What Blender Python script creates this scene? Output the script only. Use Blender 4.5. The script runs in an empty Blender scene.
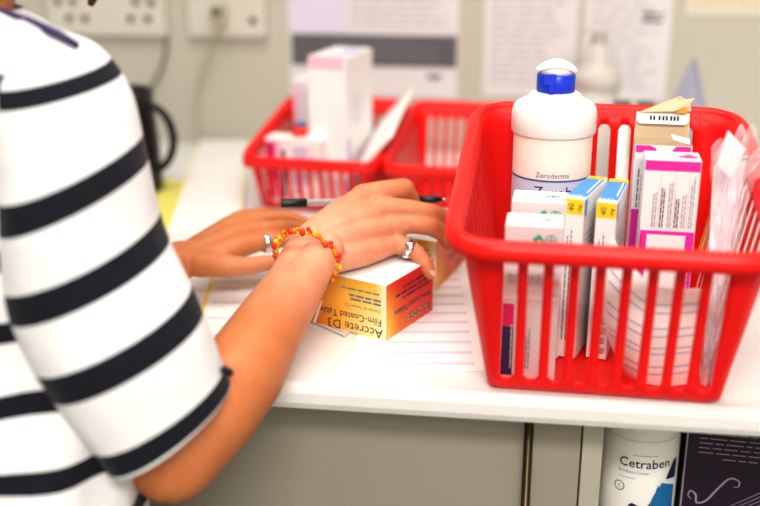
import bpy, math, random
from mathutils import Vector, Matrix, Euler
random.seed(7)
PI = math.pi
col = bpy.context.scene.collection
scene = bpy.context.scene

# ------------------------------------------------------------------ materials
def srgb(r, g, b):
    f = lambda c: (c / 255 / 12.92) if c / 255 <= 0.04045 else ((c / 255 + 0.055) / 1.055) ** 2.4
    return (f(r), f(g), f(b), 1)

def mat(name, rgb, rough=0.5, metal=0.0, noise=0.03, nscale=30, bump=0.0, bscale=200, sss=0.0,
        trans=0.0, alpha=1.0, spec=0.5, coat=0.0):
    m = bpy.data.materials.new(name); m.use_nodes = True
    nt = m.node_tree; N = nt.nodes; L = nt.links
    b = N['Principled BSDF']
    b.inputs['Roughness'].default_value = rough
    b.inputs['Metallic'].default_value = metal
    b.inputs['Specular IOR Level'].default_value = spec
    b.inputs['Coat Weight'].default_value = coat
    c = srgb(*rgb)
    tc = N.new('ShaderNodeTexCoord'); nz = N.new('ShaderNodeTexNoise')
    nz.inputs['Scale'].default_value = nscale; nz.inputs['Detail'].default_value = 3
    L.new(tc.outputs['Object'], nz.inputs['Vector'])
    mx = N.new('ShaderNodeMix'); mx.data_type = 'RGBA'
    mx.inputs['A'].default_value = tuple(max(0, x * (1 - noise)) for x in c[:3]) + (1,)
    mx.inputs['B'].default_value = tuple(min(1, x * (1 + noise)) for x in c[:3]) + (1,)
    L.new(nz.outputs['Fac'], mx.inputs['Factor']); L.new(mx.outputs['Result'], b.inputs['Base Color'])
    if sss:
        b.inputs['Subsurface Weight'].default_value = sss
        b.inputs['Subsurface Radius'].default_value = (0.012, 0.004, 0.002)
        b.inputs['Subsurface Scale'].default_value = 0.6
    if trans: b.inputs['Transmission Weight'].default_value = trans
    b.inputs['Alpha'].default_value = alpha
    if bump:
        n2 = N.new('ShaderNodeTexNoise'); n2.inputs['Scale'].default_value = bscale; n2.inputs['Detail'].default_value = 4
        L.new(tc.outputs['Object'], n2.inputs['Vector'])
        bp = N.new('ShaderNodeBump'); bp.inputs['Strength'].default_value = bump; bp.inputs['Distance'].default_value = 0.002
        L.new(n2.outputs['Fac'], bp.inputs['Height']); L.new(bp.outputs['Normal'], b.inputs['Normal'])
    return m

def attr_mat(name, rough=0.5):
    m = bpy.data.materials.new(name); m.use_nodes = True
    nt = m.node_tree; b = nt.nodes['Principled BSDF']
    a = nt.nodes.new('ShaderNodeAttribute'); a.attribute_name = 'tint'
    nt.links.new(a.outputs['Color'], b.inputs['Base Color'])
    b.inputs['Roughness'].default_value = rough
    return m

def stripe_mat(name, bands):
    # knitted cotton: white with dark bands where the mesh attribute 'band' falls in the given intervals
    m = bpy.data.materials.new(name); m.use_nodes = True
    nt = m.node_tree; N = nt.nodes; L = nt.links; b = N['Principled BSDF']
    b.inputs['Roughness'].default_value = 0.9; b.inputs['Specular IOR Level'].default_value = 0.2
    b.inputs['Sheen Weight'].default_value = 0.1
    a = N.new('ShaderNodeAttribute'); a.attribute_name = 'band'
    tot = None
    for lo, hi in bands:
        c = N.new('ShaderNodeMath'); c.operation = 'COMPARE'
        c.inputs[1].default_value = (lo + hi) / 2; c.inputs[2].default_value = (hi - lo) / 2
        L.new(a.outputs['Fac'], c.inputs[0])
        if tot is None: tot = c.outputs[0]
        else:
            ad = N.new('ShaderNodeMath'); ad.operation = 'MAXIMUM'
            L.new(tot, ad.inputs[0]); L.new(c.outputs[0], ad.inputs[1]); tot = ad.outputs[0]
    mx = N.new('ShaderNodeMix'); mx.data_type = 'RGBA'
    mx.inputs['A'].default_value = srgb(226, 226, 228); mx.inputs['B'].default_value = srgb(22, 24, 34)
    L.new(tot, mx.inputs['Factor']); L.new(mx.outputs['Result'], b.inputs['Base Color'])
    tc = N.new('ShaderNodeTexCoord')
    n2 = N.new('ShaderNodeTexNoise'); n2.inputs['Scale'].default_value = 16
    L.new(tc.outputs['Object'], n2.inputs['Vector'])
    bp = N.new('ShaderNodeBump'); bp.inputs['Strength'].default_value = 0.5; bp.inputs['Distance'].default_value = 0.01
    L.new(n2.outputs['Fac'], bp.inputs['Height']); L.new(bp.outputs['Normal'], b.inputs['Normal'])
    return m

M = {}
M['worktop'] = mat('worktop_laminate', (234, 233, 231), 0.35, noise=0.01, nscale=8)
M['wall'] = mat('wall_paint', (197, 193, 180), 0.7, noise=0.03, nscale=3, bump=0.05)
M['side_wall'] = mat('side_wall_paint', (222, 218, 208), 0.8)
M['floor'] = mat('floor_vinyl', (120, 118, 112), 0.5, noise=0.08)
M['ceiling'] = mat('ceiling_paint', (235, 235, 232), 0.9)
M['cabinet'] = mat('cabinet_laminate', (160, 154, 139), 0.5, noise=0.03, nscale=4)
M['cabinet_edge'] = mat('cabinet_edge_band', (184, 178, 163), 0.5)
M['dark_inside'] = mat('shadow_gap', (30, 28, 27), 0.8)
M['bronze'] = mat('brushed_bronze', (95, 82, 60), 0.3, metal=0.9)
M['red'] = mat('red_plastic', (232, 14, 12), 0.45, noise=0.02, nscale=12, sss=0.15, spec=0.35)
M['red_rim'] = mat('red_plastic_rim', (240, 24, 20), 0.38, noise=0.02, nscale=12, sss=0.15, spec=0.4)
M['card'] = mat('white_card', (240, 238, 238), 0.55, noise=0.01)
M['card_grey'] = mat('pale_grey_print', (222, 214, 214), 0.55)
M['card_brown'] = mat('raw_card_inside', (224, 198, 164), 0.8, noise=0.05)
M['black_ink'] = mat('black_ink', (30, 30, 36), 0.6)
M['grey_ink'] = mat('grey_ink', (120, 120, 128), 0.6)
M['lightgrey_ink'] = mat('light_grey_ink', (175, 172, 178), 0.6)
M['white_ink'] = mat('white_ink', (245, 245, 240), 0.6)
M['green_ink'] = mat('green_ink', (20, 165, 130), 0.6)
M['magenta'] = mat('magenta_print', (226, 40, 170), 0.5)
M['hotpink'] = mat('deep_pink_print', (214, 30, 100), 0.5)
M['palepink'] = mat('pale_pink_print', (240, 196, 214), 0.5)
M['navy'] = mat('navy_print', (52, 40, 84), 0.5)
M['yellow'] = mat('yellow_print', (250, 214, 30), 0.5)
M['orange'] = mat('orange_print', (240, 150, 40), 0.5)
M['sky'] = mat('sky_blue_print', (70, 150, 228), 0.5)
M['slate'] = mat('slate_blue_print', (110, 130, 160), 0.5)
M['lilac'] = mat('lilac_print', (170, 160, 222), 0.5)
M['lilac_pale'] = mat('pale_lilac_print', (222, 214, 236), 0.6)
M['print_gradient'] = attr_mat('gradient_print', 0.45)
M['paper'] = mat('white_paper', (244, 243, 240), 0.8, noise=0.01)
M['notice'] = mat('notice_paper', (226, 222, 224), 0.7, noise=0.01)
M['notice_print'] = mat('notice_faint_print', (188, 182, 186), 0.7)
M['charcoal'] = mat('charcoal_print', (100, 98, 104), 0.7)
M['yellow_paper'] = mat('yellow_paper', (236, 226, 120), 0.8)
M['yellow_edge'] = mat('pale_yellow_edge', (238, 224, 140), 0.8)
M['cream'] = mat('cream_plastic', (222, 214, 196), 0.4)
M['tub'] = mat('white_tub_plastic', (246, 244, 240), 0.3, noise=0.01, sss=0.2)
M['tub_body'] = mat('milky_tub_plastic', (246, 230, 220), 0.35, noise=0.01, sss=0.2)
M['far_tub'] = mat('greyish_tub_plastic', (206, 200, 194), 0.5)
M['leaf_line'] = mat('leaflet_blue_line', (120, 145, 205), 0.7)
M['pinkish'] = mat('pinkish_white_sheet', (240, 220, 226), 0.6)
M['label'] = mat('tub_label', (206, 212, 232), 0.5)
M['blue_plastic'] = mat('royal_blue_plastic', (20, 60, 214), 0.3)
M['blue_ink'] = mat('blue_ink', (60, 90, 160), 0.5)
M['black_plastic'] = mat('black_plastic', (20, 20, 22), 0.35)
M['clear'] = mat('clear_barrel_plastic', (225, 228, 232), 0.15, alpha=0.45)
M['bag'] = mat('clear_bag_plastic', (240, 236, 240), 0.18, alpha=0.35, bump=0.6, bscale=60)
M['sachet'] = mat('bluish_clear_plastic', (170, 176, 205), 0.2, alpha=0.5)
M['silver'] = mat('silver', (226, 226, 228), 0.16, metal=1.0)
M['socket'] = mat('socket_plastic', (214, 210, 200), 0.4)
M['socket_hole'] = mat('socket_hole', (110, 104, 96), 0.7)
M['cable'] = mat('cream_cable', (190, 184, 160), 0.5)
M['purple'] = mat('dark_purple_card', (26, 8, 36), 0.4, noise=0.1)
M['silver_ink'] = mat('silver_ink', (150, 140, 155), 0.4)
M['teal'] = mat('teal_print', (20, 110, 170), 0.5)
M['deep_blue'] = mat('deep_blue_print', (10, 24, 84), 0.5)
M['hair'] = mat('brown_hair', (92, 50, 24), 0.5, noise=0.3, nscale=80)
M['nail'] = mat('fingernail', (232, 176, 158), 0.3)
M['trouser'] = mat('dark_trouser_cloth', (38, 42, 58), 0.9)
M['shoe'] = mat('shoe_leather', (30, 28, 28), 0.4)
M['eye'] = mat('eye_white', (235, 235, 232), 0.2)
M['iris'] = mat('iris_brown', (60, 36, 20), 0.2)
M['bead_red'] = mat('red_bead', (222, 52, 24), 0.4)
M['bead_orange'] = mat('orange_bead', (240, 134, 30), 0.4)
M['bead_yellow'] = mat('yellow_bead', (238, 196, 40), 0.4)
M['lamp'] = bpy.data.materials.new('lamp_diffuser'); M['lamp'].use_nodes = True
_b = M['lamp'].node_tree.nodes['Principled BSDF']
_b.inputs['Emission Color'].default_value = (1, 0.97, 0.92, 1); _b.inputs['Emission Strength'].default_value = 3

def skin_material():
    m = bpy.data.materials.new('skin'); m.use_nodes = True
    nt = m.node_tree; N = nt.nodes; L = nt.links; b = N['Principled BSDF']
    b.inputs['Roughness'].default_value = 0.48; b.inputs['Specular IOR Level'].default_value = 0.4
    b.inputs['Subsurface Weight'].default_value = 0.2
    b.inputs['Subsurface Radius'].default_value = (0.01, 0.004, 0.002)
    b.inputs['Subsurface Scale'].default_value = 0.5
    a = N.new('ShaderNodeAttribute'); a.attribute_name = 'tint'
    tc = N.new('ShaderNodeTexCoord'); n = N.new('ShaderNodeTexNoise')
    n.inputs['Scale'].default_value = 45; n.inputs['Detail'].default_value = 4
    L.new(tc.outputs['Object'], n.inputs['Vector'])
    mx = N.new('ShaderNodeMix'); mx.data_type = 'RGBA'; mx.blend_type = 'MULTIPLY'
    mx.inputs['Factor'].default_value = 0.5
    rp = N.new('ShaderNodeValToRGB')
    rp.color_ramp.elements[0].color = (0.92, 0.72, 0.66, 1); rp.color_ramp.elements[0].position = 0.35
    rp.color_ramp.elements[1].color = (1, 1, 1, 1); rp.color_ramp.elements[1].position = 0.6
    L.new(n.outputs['Fac'], rp.inputs['Fac'])
    L.new(a.outputs['Color'], mx.inputs['A']); L.new(rp.outputs['Color'], mx.inputs['B'])
    L.new(mx.outputs['Result'], b.inputs['Base Color'])
    n2 = N.new('ShaderNodeTexNoise'); n2.inputs['Scale'].default_value = 420; n2.inputs['Detail'].default_value = 3
    L.new(tc.outputs['Object'], n2.inputs['Vector'])
    bp = N.new('ShaderNodeBump'); bp.inputs['Strength'].default_value = 0.4; bp.inputs['Distance'].default_value = 0.0008
    L.new(n2.outputs['Fac'], bp.inputs['Height']); L.new(bp.outputs['Normal'], b.inputs['Normal'])
    return m
M['skin'] = skin_material()

# ------------------------------------------------------------------ mesh collector
_text_cache = {}
def text_geo(s):
    if s in _text_cache: return _text_cache[s]
    cu = bpy.data.curves.new('t', 'FONT'); cu.body = s; cu.size = 1; cu.resolution_u = 2
    ob = bpy.data.objects.new('t', cu); col.objects.link(ob)
    dg = bpy.context.evaluated_depsgraph_get(); ev = ob.evaluated_get(dg); me = ev.to_mesh()
    vs = [v.co.copy() for v in me.vertices]; fs = [tuple(p.vertices) for p in me.polygons]
    ev.to_mesh_clear(); bpy.data.objects.remove(ob); bpy.data.curves.remove(cu)
    _text_cache[s] = (vs, fs)
    return vs, fs

class MB:
    def __init__(s): s.v = []; s.f = []; s.m = []; s.mats = []; s.sm = []; s.tint = {}; s.band = {}
    def mi(s, m):
        if m not in s.mats: s.mats.append(m)
        return s.mats.index(m)
    def add(s, vs, fs, m, smooth=False):
        k = len(s.v); s.v += [Vector(p) for p in vs]; i = s.mi(m)
        for f in fs: s.f.append(tuple(a + k for a in f)); s.m.append(i); s.sm.append(smooth)
        return k
    def box(s, c, size, m, rot=None):
        x, y, z = (a / 2 for a in size); R = rot or Matrix.Identity(3)
        vs = [Vector(c) + R @ Vector((i * x, j * y, k * z)) for k in (-1, 1) for j in (-1, 1) for i in (-1, 1)]
        s.add(vs, [(0, 2, 3, 1), (4, 5, 7, 6), (0, 1, 5, 4), (2, 6, 7, 3), (0, 4, 6, 2), (1, 3, 7, 5)], m)
    def quad(s, a, b, c, d, m): s.add([a, b, c, d], [(0, 1, 2, 3)], m)
    def lathe(s, prof, m, c=(0, 0, 0), n=40, axis=None, smooth=True, mfn=None):
        R = axis or Matrix.Identity(3); c = Vector(c); vs = []
        for r, z in prof:
            for i in range(n):
                a = 2 * PI * i / n; vs.append(c + R @ Vector((r * math.cos(a), r * math.sin(a), z)))
        base = len(s.v); s.v += vs
        for k in range(len(prof) - 1):
            mm = s.mi(mfn(k) if mfn else m)
            for i in range(n):
                j = (i + 1) % n
                s.f.append((base + k * n + i, base + k * n + j, base + (k + 1) * n + j, base + (k + 1) * n + i)); s.m.append(mm); s.sm.append(smooth)
        for k, fl in ((0, True), (len(prof) - 1, False)):
            if prof[k][0] > 1e-5:
                f = [base + k * n + i for i in range(n)]
                s.f.append(tuple(f[::-1] if fl else f)); s.m.append(s.mi(mfn(max(0, k - 1)) if mfn else m)); s.sm.append(False)
    def tube(s, pts, r, m, n=10, smooth=True):
        pts = [Vector(p) for p in pts]; rs = r if isinstance(r, (list, tuple)) else [r] * len(pts)
        vs = []; prev = None
        for i, p in enumerate(pts):
            t = (pts[min(i + 1, len(pts) - 1)] - pts[max(i - 1, 0)]).normalized()
            if prev is None: u = t.orthogonal().normalized()
            else:
                u = (prev - t * prev.dot(t)).normalized()
            prev = u; w = t.cross(u)
            for k in range(n):
                a = 2 * PI * k / n; vs.append(p + (u * math.cos(a) + w * math.sin(a)) * rs[i])
        fs = []
        for i in range(len(pts) - 1):
            for k in range(n):
                j = (k + 1) % n; fs.append((i * n + k, i * n + j, (i + 1) * n + j, (i + 1) * n + k))
        fs.append(tuple(range(n - 1, -1, -1))); fs.append(tuple((len(pts) - 1) * n + k for k in range(n)))
        s.add(vs, fs, m, smooth)
    def ball(s, c, r, m, n=10, sc=(1, 1, 1), rot=None):
        prof = [(max(1e-6, math.sin(PI * i / n)) * r, -math.cos(PI * i / n) * r) for i in range(n + 1)]
        R = (rot or Matrix.Identity(3)) @ Matrix.Diagonal(sc)
        s.lathe(prof, m, c, n * 2, axis=R)
    def rings(s, rings, m, cap=True, smooth=True, bands=None):
        n = len(rings[0]); vs = [p for r in rings for p in r]; fs = []
        for k in range(len(rings) - 1):
            for i in range(n):
                j = (i + 1) % n; fs.append((k * n + i, k * n + j, (k + 1) * n + j, (k + 1) * n + i))
        if cap: fs.append(tuple(range(n - 1, -1, -1))); fs.append(tuple((len(rings) - 1) * n + i for i in range(n)))
        b = s.add(vs, fs, m, smooth)
        if bands:
            for k, val in enumerate(bands):
                for i in range(n): s.band[b + k * n + i] = val
    def grid(s, fn, nu, nv, m, smooth=True, tint=None, band=None):
        vs = []; b = len(s.v)
        for j in range(nv + 1):
            for i in range(nu + 1):
                u, v = i / nu, j / nv; vs.append(fn(u, v))
                if tint: s.tint[b + len(vs) - 1] = tint(u, v)
                if band: s.band[b + len(vs) - 1] = band(u, v)
        fs = [(j * (nu + 1) + i, j * (nu + 1) + i + 1, (j + 1) * (nu + 1) + i + 1, (j + 1) * (nu + 1) + i) for j in range(nv) for i in range(nu)]
        s.add(vs, fs, m, smooth)
    def build(s, name, parent=None, loc=None, rot=None):
        me = bpy.data.meshes.new(name); me.from_pydata([tuple(v) for v in s.v], [], s.f)
        for m in s.mats: me.materials.append(M[m] if isinstance(m, str) else m)
        me.polygons.foreach_set('material_index', s.m); me.polygons.foreach_set('use_smooth', s.sm)
        if s.tint:
            a = me.color_attributes.new('tint', 'FLOAT_COLOR', 'POINT')
            for i, c in s.tint.items(): a.data[i].color = c
        if s.band:
            a = me.attributes.new('band', 'FLOAT', 'POINT')
            for i, c in s.band.items(): a.data[i].value = c
        me.update()
        o = bpy.data.objects.new(name, me); col.objects.link(o)
        if parent: o.parent = parent
        if loc: o.location = loc
        if rot: o.rotation_euler = rot
        return o

class Face:
    """a flat printed face: origin (lower left), unit right, unit up; prints sit just proud of it"""
    def __init__(s, mb, o, u, v, w, h):
        s.mb = mb; s.o = Vector(o); s.u = Vector(u).normalized(); s.v = Vector(v).normalized(); s.n = s.u.cross(s.v); s.w = w; s.h = h; s.k = 1
    def p(s, a, b, e=0.0): return s.o + s.u * a + s.v * b + s.n * (0.00015 * s.k + e)
    def rect(s, a0, b0, a1, b1, m):
        s.k += 1; s.mb.quad(s.p(a0, b0), s.p(a1, b0), s.p(a1, b1), s.p(a0, b1), m)
    def poly(s, pts, m):
        s.k += 1; s.mb.add([s.p(a, b) for a, b in pts], [tuple(range(len(pts)))], m)
    def text(s, t, a, b, size, m, rot=0, sx=1.0):
        s.k += 1; vs, fs = text_geo(t); c, q = math.cos(rot), math.sin(rot)
        s.mb.add([s.p(a + (v.x * sx * c - v.y * q) * size, b + (v.x * sx * q + v.y * c) * size) for v in vs], fs, m)
    def small_print(s, a, b, w, rows, lh, m, rot=0, th=0.4, seed=1):
        rnd = random.Random(seed); c, q = math.cos(rot), math.sin(rot); s.k += 1
        for r in range(rows):
            x = 0; end = w * rnd.uniform(0.7, 1)
            while x < end:
                l = min(rnd.uniform(1.0, 3.2) * lh, end - x)
                y0 = -r * lh; y1 = y0 + lh * th
                P = [(x, y0), (x + l, y0), (x + l, y1), (x, y1)]
                s.mb.quad(*[s.p(a + px * c - py * q, b + px * q + py * c) for px, py in P], m)
                x += l + lh * 0.45
    def ring(s, a, b, r, th, m, sx=1.0, n=24):
        s.k += 1; vs = []; 
        for i in range(n):
            t = 2 * PI * i / n
            vs += [s.p(a + r * sx * math.cos(t), b + r * math.sin(t)), s.p(a + (r - th) * sx * math.cos(t), b + (r - th) * math.sin(t))]
        s.mb.add(vs, [(2 * i, (2 * i + 2) % (2 * n), (2 * i + 3) % (2 * n), 2 * i + 1) for i in range(n)], m)
    def gradient(s, fn, nu=12, nv=8):
        s.k += 1; s.mb.grid(lambda u, v: s.p(u * s.w, v * s.h), nu, nv, 'print_gradient', smooth=False, tint=fn)

def tag(o, label=None, cat=None, group=None, kind=None):
    if label: o['label'] = label
    if cat: o['category'] = cat
    if group: o['group'] = group
    if kind: o['kind'] = kind
    return o
def struct(o): o['kind'] = 'structure'; return o
def empty(name, loc=(0, 0, 0), rot=(0, 0, 0)):
    o = bpy.data.objects.new(name, None); col.objects.link(o); o.location = loc; o.rotation_euler = rot; o.empty_display_size = 0.02
    return o
def mod_solid(o, t, off=-1):
    m = o.modifiers.new('thickness', 'SOLIDIFY'); m.thickness = t; m.offset = off; return m
def mod_bevel(o, w, seg=2, angle=40):
    m = o.modifiers.new('soft_edges', 'BEVEL'); m.width = w; m.segments = seg; m.limit_method = 'ANGLE'; m.angle_limit = math.radians(angle); return m

def carton_mesh(w, d, h, base='card', bottom=True, top=True):
    """carton with origin at the middle of its base, front face looking to -y; returns mesh and its faces"""
    mb = MB(); x, y = w / 2, d / 2; e = min(0.0007, w * 0.05)
    vs = []
    def ring(z, i): return [(-x + i, -y, z), (x - i, -y, z), (x, -y + i, z), (x, y - i, z), (x - i, y, z), (-x + i, y, z), (-x, y - i, z), (-x, -y + i, z)]
    def ring2(z, i): return [(-x + 2 * i, -y + i, z), (x - 2 * i, -y + i, z), (x - i, -y + 2 * i, z), (x - i, y - 2 * i, z), (x - 2 * i, y - i, z), (-x + 2 * i, y - i, z), (-x + i, y - 2 * i, z), (-x + i, -y + 2 * i, z)]
    R = [ring2(0, e), ring(e, e), ring(h - e, e), ring2(h, e)] if top else [ring2(0, e), ring(e, e), ring(h, e)]
    vs = [p for r in R for p in r]; fs = []
    for k in range(len(R) - 1):
        for i in range(8):
            j = (i + 1) % 8; fs.append((k * 8 + i, k * 8 + j, (k + 1) * 8 + j, (k + 1) * 8 + i))
    fs.append(tuple(range(7, -1, -1)))
    if top: fs.append(tuple((len(R) - 1) * 8 + i for i in range(8)))
    mb.add(vs, fs, base)
    F = {'front': Face(mb, (-x, -y, 0), (1, 0, 0), (0, 0, 1), w, h),
         'right': Face(mb, (x, -y, 0), (0, 1, 0), (0, 0, 1), d, h),
         'back': Face(mb, (x, y, 0), (-1, 0, 0), (0, 0, 1), w, h),
         'left': Face(mb, (-x, y, 0), (0, -1, 0), (0, 0, 1), d, h),
         'top': Face(mb, (-x, -y, h), (1, 0, 0), (0, 1, 0), w, d)}
    return mb, F

# ------------------------------------------------------------------ room
def struct_box(name, c, size, m, bev=0):
    mb = MB(); mb.box((0, 0, 0), size, m); o = mb.build(name, loc=c)
    if bev: mod_bevel(o, bev)
    return struct(o)
FZ = -0.90
struct_box('floor', (-0.3, -1.0, FZ - 0.05), (5.2, 4.1, 0.1), 'floor')
struct_box('ceiling', (-0.3, -1.0, 1.65), (5.2, 4.1, 0.1), 'ceiling')
struct_box('wall_back', (-0.3, 1.05, 0.35), (5.2, 0.1, 2.5), 'wall')
struct_box('wall_left', (-2.85, -1.0, 0.35), (0.1, 4.0, 2.5), 'side_wall')
struct_box('wall_right', (2.25, -1.0, 0.35), (0.1, 4.0, 2.5), 'side_wall')
struct_box('wall_front', (-0.3, -2.95, 0.35), (5.0, 0.1, 2.5), 'side_wall')
struct_box('baseboard_left', (-2.79, -1.0, FZ + 0.05), (0.02, 3.8, 0.1), 'cream')

# worktop with a rounded front nose
mb = MB()
prof = [(1.0, -0.03), (0.004, -0.03), (-0.008, -0.027), (-0.011, -0.02), (-0.011, -0.009), (-0.009, -0.003), (-0.003, 0.0), (1.0, 0.0)]
vs = [(x, y, z) for x in (-1.6, 1.3) for y, z in prof]; n = len(prof)
mb.add(vs, [(i, i + n, (i + 1) % n + n, (i + 1) % n) for i in range(n)] + [tuple(range(n)), tuple(range(2 * n - 1, n - 1, -1))], 'worktop')
o = mb.build('worktop'); tag(o, 'long white laminate worktop with rounded front edge carrying the red baskets', 'worktop')

# cupboard below the worktop: doors to the left, open bay to the right
cab = empty('base_cabinet', (-0.7, 0.05, FZ)); tag(cab, 'beige laminate cupboard under the worktop, flat doors and an open bay', 'cabinet')
def cpart(name, x0, x1, y0, y1, z0, z1, m='cabinet', bev=0.001):
    mb = MB(); mb.box((0, 0, 0), (x1 - x0, y1 - y0, z1 - z0), m)
    o = mb.build(name, cab, loc=((x0 + x1) / 2 + 0.7, (y0 + y1) / 2 - 0.05, (z0 + z1) / 2 - FZ)); mod_bevel(o, bev); return o
cpart('door', -1.0, -0.42, 0.05, 0.07, -0.80, -0.031)
cpart('door', -0.417, 0.0215, 0.05, 0.07, -0.80, -0.031)
cpart('door', 0.0305, 0.080, 0.05, 0.07, -0.80, -0.031)
cpart('side_panel', 0.0815, 0.1025, 0.048, 0.5, -0.86, -0.031, 'cabinet_edge')
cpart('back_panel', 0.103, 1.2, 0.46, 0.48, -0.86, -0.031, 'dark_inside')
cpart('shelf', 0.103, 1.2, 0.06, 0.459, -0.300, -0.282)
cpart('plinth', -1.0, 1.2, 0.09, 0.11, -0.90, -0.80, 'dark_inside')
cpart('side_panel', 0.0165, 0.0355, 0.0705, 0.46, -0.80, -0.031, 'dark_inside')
mb = MB(); mb.lathe([(0.0001, 0), (0.014, 0), (0.014, 0.006), (0.0036, 0.008), (0.0036, 0.866), (0.0001, 0.866)], 'bronze', n=20)
tag(mb.build('support_leg', loc=(0.02581, 0.038, -0.107)[:2] + (FZ,)), 'thin bronze metal leg standing before the cupboard door gap', 'leg')

# ceiling light panels (real lamps, the last an added front fill)
def panel(x, y, w, d, power):
    r = empty('ceiling_light', (x, y, 1.59)); 
    mb = MB(); mb.box((0, 0, 0), (w + 0.04, d + 0.04, 0.02), 'ceiling'); mb.build('frame', r)
    mb = MB(); mb.box((0, 0, -0.014), (w, d, 0.006), 'lamp'); mb.build('diffuser', r)
    la = bpy.data.lights.new('panel_light', 'AREA'); la.shape = 'RECTANGLE'; la.size = w; la.size_y = d; la.energy = power
    la.color = (1.0, 0.965, 0.92)
    lo = bpy.data.objects.new('panel_light', la); col.objects.link(lo); lo.location = (x, y, 1.56)
    return r
tag(panel(0.25, -1.7, 1.4, 0.5, 62), 'narrow ceiling light panel nearer the camera side of the worktop', 'ceiling light')
tag(panel(-0.2, 0.05, 1.6, 0.8, 14), 'larger ceiling light panel directly above the worktop', 'ceiling light')
tag(panel(0.5, -2.45, 1.6, 0.6, 16), 'added fill light panel under the ceiling, unseen behind the camera', 'ceiling light')  # fill lamp added to brighten the basket contents from the front

# ------------------------------------------------------------------ baskets
def basket(name, loc, rz, bw, bd, rw, rd, hf, hb, aw, ad, nf, ns, label, group, scale_t=0.0022, t0=0.095, t1=0.925, lip=0.011):
    root = MB()
    # wall columns: list of (fn(t)->(x,y), slotid)
    cols = []   # (side, pos, slot) between columns
    def side_positions(a, ns_):
        pitch = 2 * a / (ns_ - 0.45); sw = pitch * 0.60; out = []
        for i in range(ns_):
            x0 = -a + i * pitch
            out += [(x0, True), (x0 + sw * 0.25, True), (x0 + sw * 0.75, True), (x0 + sw, False)]
        return out
    def Wx(t): return bw / 2 + (rw - bw) / 2 * t
    def Wy(t): return bd / 2 + (rd - bd) / 2 * t
    pts = []
    fr = side_positions(aw, nf); sd = side_positions(ad, ns)
    # (function, opens-slot-after, kind)
    for k, (x, s) in enumerate(fr): pts.append((lambda t, x=x: (x, -Wy(t)), s, k % 4))
    NC = 6
    def corner(sx, sy, a0):
        for i in range(1, NC):
            a = a0 + (PI / 2) * i / NC
            def f(t, a=a):
                c, s_ = math.cos(a), math.sin(a)
                e = 0.75
                cx = math.copysign(abs(c) ** e, c); cy = math.copysign(abs(s_) ** e, s_)
                return (sx * aw + abs(Wx(t) - aw) * cx, sy * ad + abs(Wy(t) - ad) * cy)
            pts.append((f, False, 9))
    corner(1, -1, -PI / 2)
    for k, (y, s) in enumerate(sd): pts.append((lambda t, y=y: (Wx(t), y), s, k % 4))
    corner(1, 1, 0)
    for k, (x, s) in enumerate(fr): pts.append((lambda t, x=-x: (x, Wy(t)), s, k % 4))
    corner(-1, 1, PI / 2)
    for k, (y, s) in enumerate(sd): pts.append((lambda t, y=-y: (-Wx(t), y), s, k % 4))
    corner(-1, -1, PI)
    n = len(pts)
    dt = 0.022
    T = [0.0, 0.035, t0, t0 + dt, t1 - dt, t1, 1.0]
    def zt(y): 
        q = (y + rd / 2) / rd; return hf + (hb - hf) * q
    rows = []
    inner = []
    for i, (f, s, k) in enumerate(pts):
        x, y = f(0.0); inner.append((x * 0.95, y * 0.96, 0.001))
    rows.append(inner)
    for t in T:
        row = []
        for f, s, k in pts:
            x, y = f(t); z = max(0.0045, t * zt(y)) if t > 0 else 0.005
            row.append((x, y, z))
        rows.append(row)
    vs = [p for r in rows for p in r]
    fs = [tuple(range(n - 1, -1, -1))]
    for k in range(len(rows) - 1):
        for i in range(n):
            j = (i + 1) % n; a, b, c, d = k * n + i, k * n + j, (k + 1) * n + j, (k + 1) * n + i
            slot = pts[i][1]; kind = pts[i][2]
            if slot and k in (3, 4, 5):
                if k == 4 or kind == 1: continue
                if k == 3: fs.append((a, b, d) if kind == 0 else (a, b, c))
                else: fs.append((a, c, d) if kind == 0 else (b, c, d))
                continue
            fs.append((a, b, c, d))
    root.add(vs, fs, 'red', True)
    o = root.build(name, loc=loc, rot=(0, 0, rz)); mod_solid(o, scale_t, 1 if False else -1)
    tag(o, label, 'basket', group)
    # rim flange
    rim = MB(); prof = [(0.0, -0.002), (0.001, 0.0015), (0.004, 0.0035), (lip * 0.7, 0.0025), (lip, -0.001), (lip + 0.0008, -0.0125)]
    rr = []
    for off, dz in prof:
        row = []
        for i in range(n):
            x, y = pts[i][0](1.0); x0, y0 = pts[i - 1][0](1.0); x1, y1 = pts[(i + 1) % n][0](1.0)
            tx, ty = x1 - x0, y1 - y0; l = math.hypot(tx, ty); nx, ny = ty / l, -tx / l
            row.append((x + nx * off, y + ny * off, zt(y) + dz))
        rr.append(row)
    rim.rings(rr, 'red_rim', cap=False)
    ro = rim.build('rim', o); mod_solid(ro, scale_t, -1)
    return o
BG = 'red slotted plastic baskets on the worktop'
basket('storage_basket', (0.0968, 0.130, 0.0), math.radians(-1.8), 0.221, 0.262, 0.286, 0.334, 0.163, 0.224, 0.0990, 0.118, 9, 11,
       'large red slotted plastic basket at the right holding the pump bottle and cartons', None)
basket('storage_basket', (-0.294, 0.681, 0.0), math.radians(-5), 0.165, 0.205, 0.200, 0.255, 0.084, 0.128, 0.078, 0.090, 10, 10,
       'smaller red slotted basket at the back left, filled with white boxes', None, t0=0.12, t1=0.84, lip=0.006)
basket('storage_basket', (-0.0765, 0.662, 0.0), math.radians(-5), 0.170, 0.205, 0.205, 0.255, 0.084, 0.128, 0.080, 0.090, 10, 10,
       'smaller red slotted basket, nearly empty, between the box-filled one and the large basket', None, t0=0.12, t1=0.84, lip=0.006)

# ------------------------------------------------------------------ contents of the large basket
ZB = 0.0045
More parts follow.
